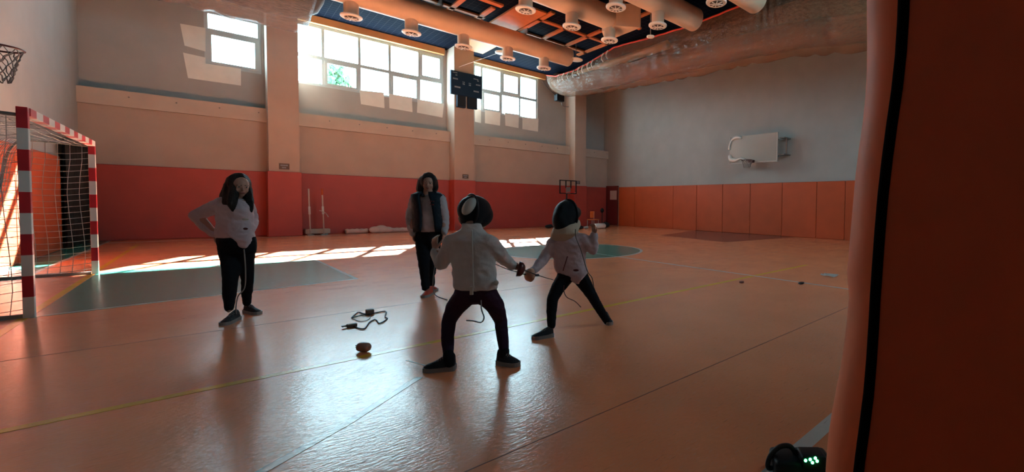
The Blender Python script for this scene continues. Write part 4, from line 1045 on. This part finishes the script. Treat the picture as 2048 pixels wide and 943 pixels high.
flesh('body', b, 'skin', ap, .006, 4)
b = nb()
pxsec(b, da, [(446, 925, 961, .03, .8), (458, 922, 965, .02, .75), (468, 903, 978, .01, .55), (480, 893, 989, 0, .5), (500, 898, 990, 0, .52), (530, 904, 990, 0, .54), (555, 906, 993, -.01, .56), (572, 908, 995, -.01, .58), (578, 910, 994, -.01, .56)])
limb(b, [A(905, 484), A(893, 508, .02), A(884, 526, .05)], [.066, .058, .052]); limb(b, [A(884, 526, .05), A(876, 515, .08), A(870, 502, .10)], [.052, .044, .036])
limb(b, [A(978, 484, 0), A(997, 504, .05), A(1008, 517, .10)], [.064, .056, .048]); limb(b, [A(1008, 517, .10), A(1017, 524, .13), A(1025, 531, .165)], [.048, .042, .036])
flesh('fencing_jacket', b, 'jk', ap, .009, 4)
b = nb(); tube(b, smoothpath([A(944, 460, -.085), A(945, 500, -.145), A(946, 540, -.155), A(947, 576, -.16)], 6), .004, 6); wpart('back_seam', b, 'tong', ap, True)
b = nb(); obox(b, A(943, 581, -.15), .012, .006, -.028, .028, .003); wpart('jacket_tab', b, 'tong', ap)
b = nb(); ellipsoid(b, A(992, 565, -.05), (ER*.02, EF*.012, UP*.02)); wpart('socket_clip', b, 'tong', ap)
b = nb()
pxsec(b, da, [(574, 912, 991, 0, .56), (585, 908, 994, 0, .58), (597, 906, 997, .01, .52), (606, 920, 985, .01, .42)])
L1_[-1] = L1_[-1].lerp(L1_[-2], .2); L2_[-1] = L2_[-1].lerp(L2_[-2], .2); limb(b, L1_, R1_); limb(b, L2_, R2_)
flesh('leggings', b, 'purple', ap, .008, 5)
hL = onZ(908, 738); tf = V3(-.93, -.22, 0).normalized(); shoe(ap, hL+tf*.01-V3(-.02,0,0), hL+tf*.20, .088, .115)
hR = onZ(1003, 728); tf2 = V3(.93, -.2, 0).normalized(); shoe(ap, hR-tf2*.03, hR+tf2*.145, .085, .11)
wpart('sock', capsule(nb(), A(897, 708, dl), A(899, 724, dl), .037, .036), 'blk', ap, True); wpart('sock', capsule(nb(), A(1009, 702, dr), A(1008, 716, dr), .036, .035), 'blk', ap, True)
wpart('body_cord', tube(nb(), smoothpath([A(962, 600, -.1), A(963, 618, -.14), A(968, 634, -.15), A(962, 644, -.15), A(946, 641, -.14), A(933, 640, -.13)], 6), .0045, 6), 'cord', ap, True)
def mask(parent, c, f, up, sx, sy, sz, tongue):
    up = Vector(up).normalized(); f = Vector(f); f = (f-up*f.dot(up)).normalized(); s = up.cross(f).normalized(); c = Vector(c)
    b = nb(); ellipsoid(b, c+f*.02, (s*sx, f*sy, up*sz), 40, 24); ellipsoid(b, c+f*.06-up*.03, (s*sx*.82, f*sy*.82, up*sz*.85), 32, 20)
    m_ = flesh('mask_mesh', b, 'mesh', parent, .008, 4)
    b = nb(); n = 40
    pts = [c+f*.0+s*sx*1.03*math.cos(k*2*PI/n)+up*sz*1.02*math.sin(k*2*PI/n)-f*.01 for k in range(n+1)]
    tube(b, pts, .010, 8, False); wpart('mask_rim', b, 'black', parent, True)
    if tongue:
        b = nb(); ellipsoid(b, c-f*(sy*.88)+up*sz*.22-s*.0, (s*.042, f*.035, up*sz*.62), 20, 14); wpart('mask_tongue', b, 'tong', parent, True)
    return s, f, up
mask(ap, A(944, 420, .05), V3(.62, .78, -.05), hu, .095, .125, .112, False)
b = nb(); t_c = A(938, 412, -.045); ellipsoid(b, t_c, (V3(.042, .0, .01), V3(.01, .035, .0), V3(.012, .02, .062)), 20, 14); wpart('mask_tongue', b, 'tong', ap, True)
b = nb(); pxsec(b, da+.03, [(432, 917, 971, .03, .8), (442, 919, 968, .03, .8), (450, 924, 962, .03, .75)]); flesh('mask_skirt', b, 'black', ap, .009, 3)
b = nb(); pxsec(b, da+.12, [(430, 968, 978, .0, 1.2), (446, 962, 975, .0, 1.2), (456, 955, 968, 0, 1.2)]); flesh('mask_bib', b, 'bib', ap, .008, 3)

def epee(holder_pt, d, guard_r, m, tip_pts, label):
    """weapon: cup guard at holder_pt, axis d, blade through tip_pts"""
    s = thing('epee', Vector(holder_pt), label, 'epee')
    d = Vector(d).normalized(); a_, b_ = frame_of(d); b = nb(); prof = [(.006, .035), (guard_r*.55, .028), (guard_r*.88, .010), (guard_r, -.02), (guard_r*.96, -.02), (guard_r*.84, .006), (guard_r*.5, .022), (.006, .03)]
    loft(b, [[Vector(holder_pt)+d*h+(a_*math.cos(k*2*PI/32)+b_*math.sin(k*2*PI/32))*r for k in range(32)] for r, h in prof]); bmesh.ops.recalc_face_normals(b, faces=b.faces)
    wpart('bell_guard', b, m, s, True)
    wpart('grip', tube(nb(), [Vector(holder_pt)+d*.02, Vector(holder_pt)-d*.10], .012, 10), 'black', s, True)
    pts = smoothpath([Vector(holder_pt)+d*.03]+tip_pts, 8); n = len(pts)
    wpart('blade', tube(nb(), pts, [.0048-.0025*i/n for i in range(n)], 6), 'black', s, True)
    wpart('point', tube(nb(), [pts[-2], pts[-1]], .004, 6), 'steel', s)
g0 = A(1041, 538, .20)
epee(g0, V3(.9, .30, -.25), .060, 'guard', [A(1062, 545, .34), A(1085, 553, .55), A(1106, 559, .78)], 'epee with a dark red round guard held by the fencer seen from behind')

# ---- masked fencer facing the camera ----------------------------------------------------
fL, fR = onZ(1098, 672), onZ(1216, 648)
db = depth((fL+fR)/2); A = lambda x, y, dd=0: atd(x, y, db+dd)
dl, dr = depth(fL)-db, depth(fR)-db
bp_ = person('fencer', 'masked fencer facing the camera in a white jacket, black leggings, one arm raised', (fL+fR)/2)
hc = A(1136, 432, 0); hf = V3(-.45, -.85, -.25); hu = V3(.12, -.1, 1)
b = nb(); head(b, hc, hf, hu, .20); capsule(b, A(1138, 448), A(1139, 465), .045, .05)
pxsec(b, db, [(475, 1108, 1165, 0, .5), (510, 1112, 1168, 0, .5), (545, 1116, 1172, 0, .5)])
limb(b, [A(1108, 485), A(1087, 518, -.10), A(1066, 541, -.22)], [.045, .036, .028]); hand(b, A(1068, 540, -.21), V3(-.7, -.55, -.4), V3(.3, -.5, -.7), .80, 1.25, -1)
limb(b, [A(1166, 478), A(1187, 498, .02), A(1188, 468, .0)], [.045, .036, .028]); hand(b, A(1188, 468, 0), V3(-.05, -.05, 1), V3(-.5, -.8, 0), .80, .8, 1, .2)
L1_, R1_ = legpts(db, [(1129, 556), (1116, 575, -.03), (1105, 597, -.05), (1103, 622, -.02), (1103, 650)], dl), [.078, .066, .052, .048, .038]
L2_, R2_ = legpts(db, [(1162, 556), (1175, 576), (1188, 598, -.01), (1201, 620, -.01), (1214, 642)], dr), [.075, .062, .050, .045, .036]
limb(b, L1_, [r-.012 for r in R1_]); limb(b, L2_, [r-.012 for r in R2_])
flesh('body', b, 'skin', bp_, .007, 4)
b = nb()
pxsec(b, db, [(460, 1124, 1153, 0, .9), (470, 1106, 1165, 0, .6), (482, 1099, 1174, 0, .55), (500, 1105, 1172, 0, .55), (520, 1107, 1171, 0, .56), (536, 1109, 1174, 0, .58), (545, 1114, 1177, 0, .58)])
pxsec(b, db-.06, [(538, 1112, 1177, .04, .42), (548, 1124, 1173, .02, .4), (558, 1138, 1165, 0, .42), (568, 1149, 1157, 0, .6)])
limb(b, [A(1108, 484), A(1097, 503, -.05), A(1086, 519, -.10)], [.066, .058, .050]); limb(b, [A(1086, 519, -.10), A(1076, 530, -.16), A(1067, 540, -.21)], [.050, .044, .038])
limb(b, [A(1166, 478), A(1177, 490), A(1186, 499, .02)], [.062, .056, .050]); limb(b, [A(1186, 499, .02), A(1188, 486, .01), A(1188, 470, 0)], [.050, .046, .038])
flesh('fencing_jacket', b, 'jkp', bp_, .009, 4)
b = nb(); ellipsoid(b, A(1152, 540, -.165), (ER*.026, EF*.006, UP*.011)); wpart('badge', b, 'badge', bp_)
b = nb(); tube(b, smoothpath([A(1135, 512, -.16), A(1131, 525, -.165), A(1126, 541, -.165)], 4), .005, 6); wpart('zip_line', b, 'badge', bp_, True)
b = nb()
pxsec(b, db, [(542, 1116, 1174, 0, .56), (552, 1113, 1177, 0, .56), (562, 1118, 1176, 0, .45)])
limb(b, L1_, R1_); limb(b, L2_, R2_)
flesh('leggings', b, 'blk', bp_, .009, 5)
c_ = onZ(1106, 672); tf = V3(-.80, -.5, 0).normalized(); shoe(bp_, c_-tf*.0, c_+tf*.19, .082, .095)
c_ = onZ(1212, 641); tf2 = V3(.35, -.95, 0).normalized(); shoe(bp_, c_-tf2*.02, c_+tf2*.18, .080, .09)
s_, f_, u_ = mask(bp_, A(1134, 431, -.02), hf, hu, .112, .125, .148, False)
b = nb(); ellipsoid(b, A(1152, 425, .05), (ER*.05, EF*.08, UP*.055), 20, 12); wpart('mask_back', b, 'black', bp_, True)
b = nb()
pxsec(b, db-.02, [(446, 1112, 1158, 0, .8), (456, 1106, 1158, -.02, .8), (466, 1102, 1156, -.03, .8), (476, 1102, 1146, -.03, .7), (481, 1110, 1136, -.05, .6)])
ellipsoid(b, A(1154, 448, -.01), (ER*.035, EF*.05, UP*.05))
flesh('mask_bib', b, 'bib', bp_, .009, 4)
wpart('body_cord', tube(nb(), smoothpath([A(1151, 458, -.14), A(1152, 475, -.15), A(1162, 500, -.15), A(1174, 540, -.12), A(1184, 555, -.1), A(1187, 572, -.1)], 6), .004, 6), 'grille', bp_, True)
wpart('hip_cord', tube(nb(), smoothpath([A(1128, 570, -.12), A(1128, 582, -.12), A(1134, 594, -.12), A(1150, 602, -.12), A(1162, 614, -.12)], 6), .004, 6), 'badge', bp_, True)
g1 = A(1058, 549, -.30)
e_ = epee(g1, V3(-.6, -.75, .15), .062, 'glove', [A(1040, 545, -.42), A(1015, 538, -.55), A(990, 527, -.68)], 'epee with a pale peach round guard held by the masked fencer facing the camera')
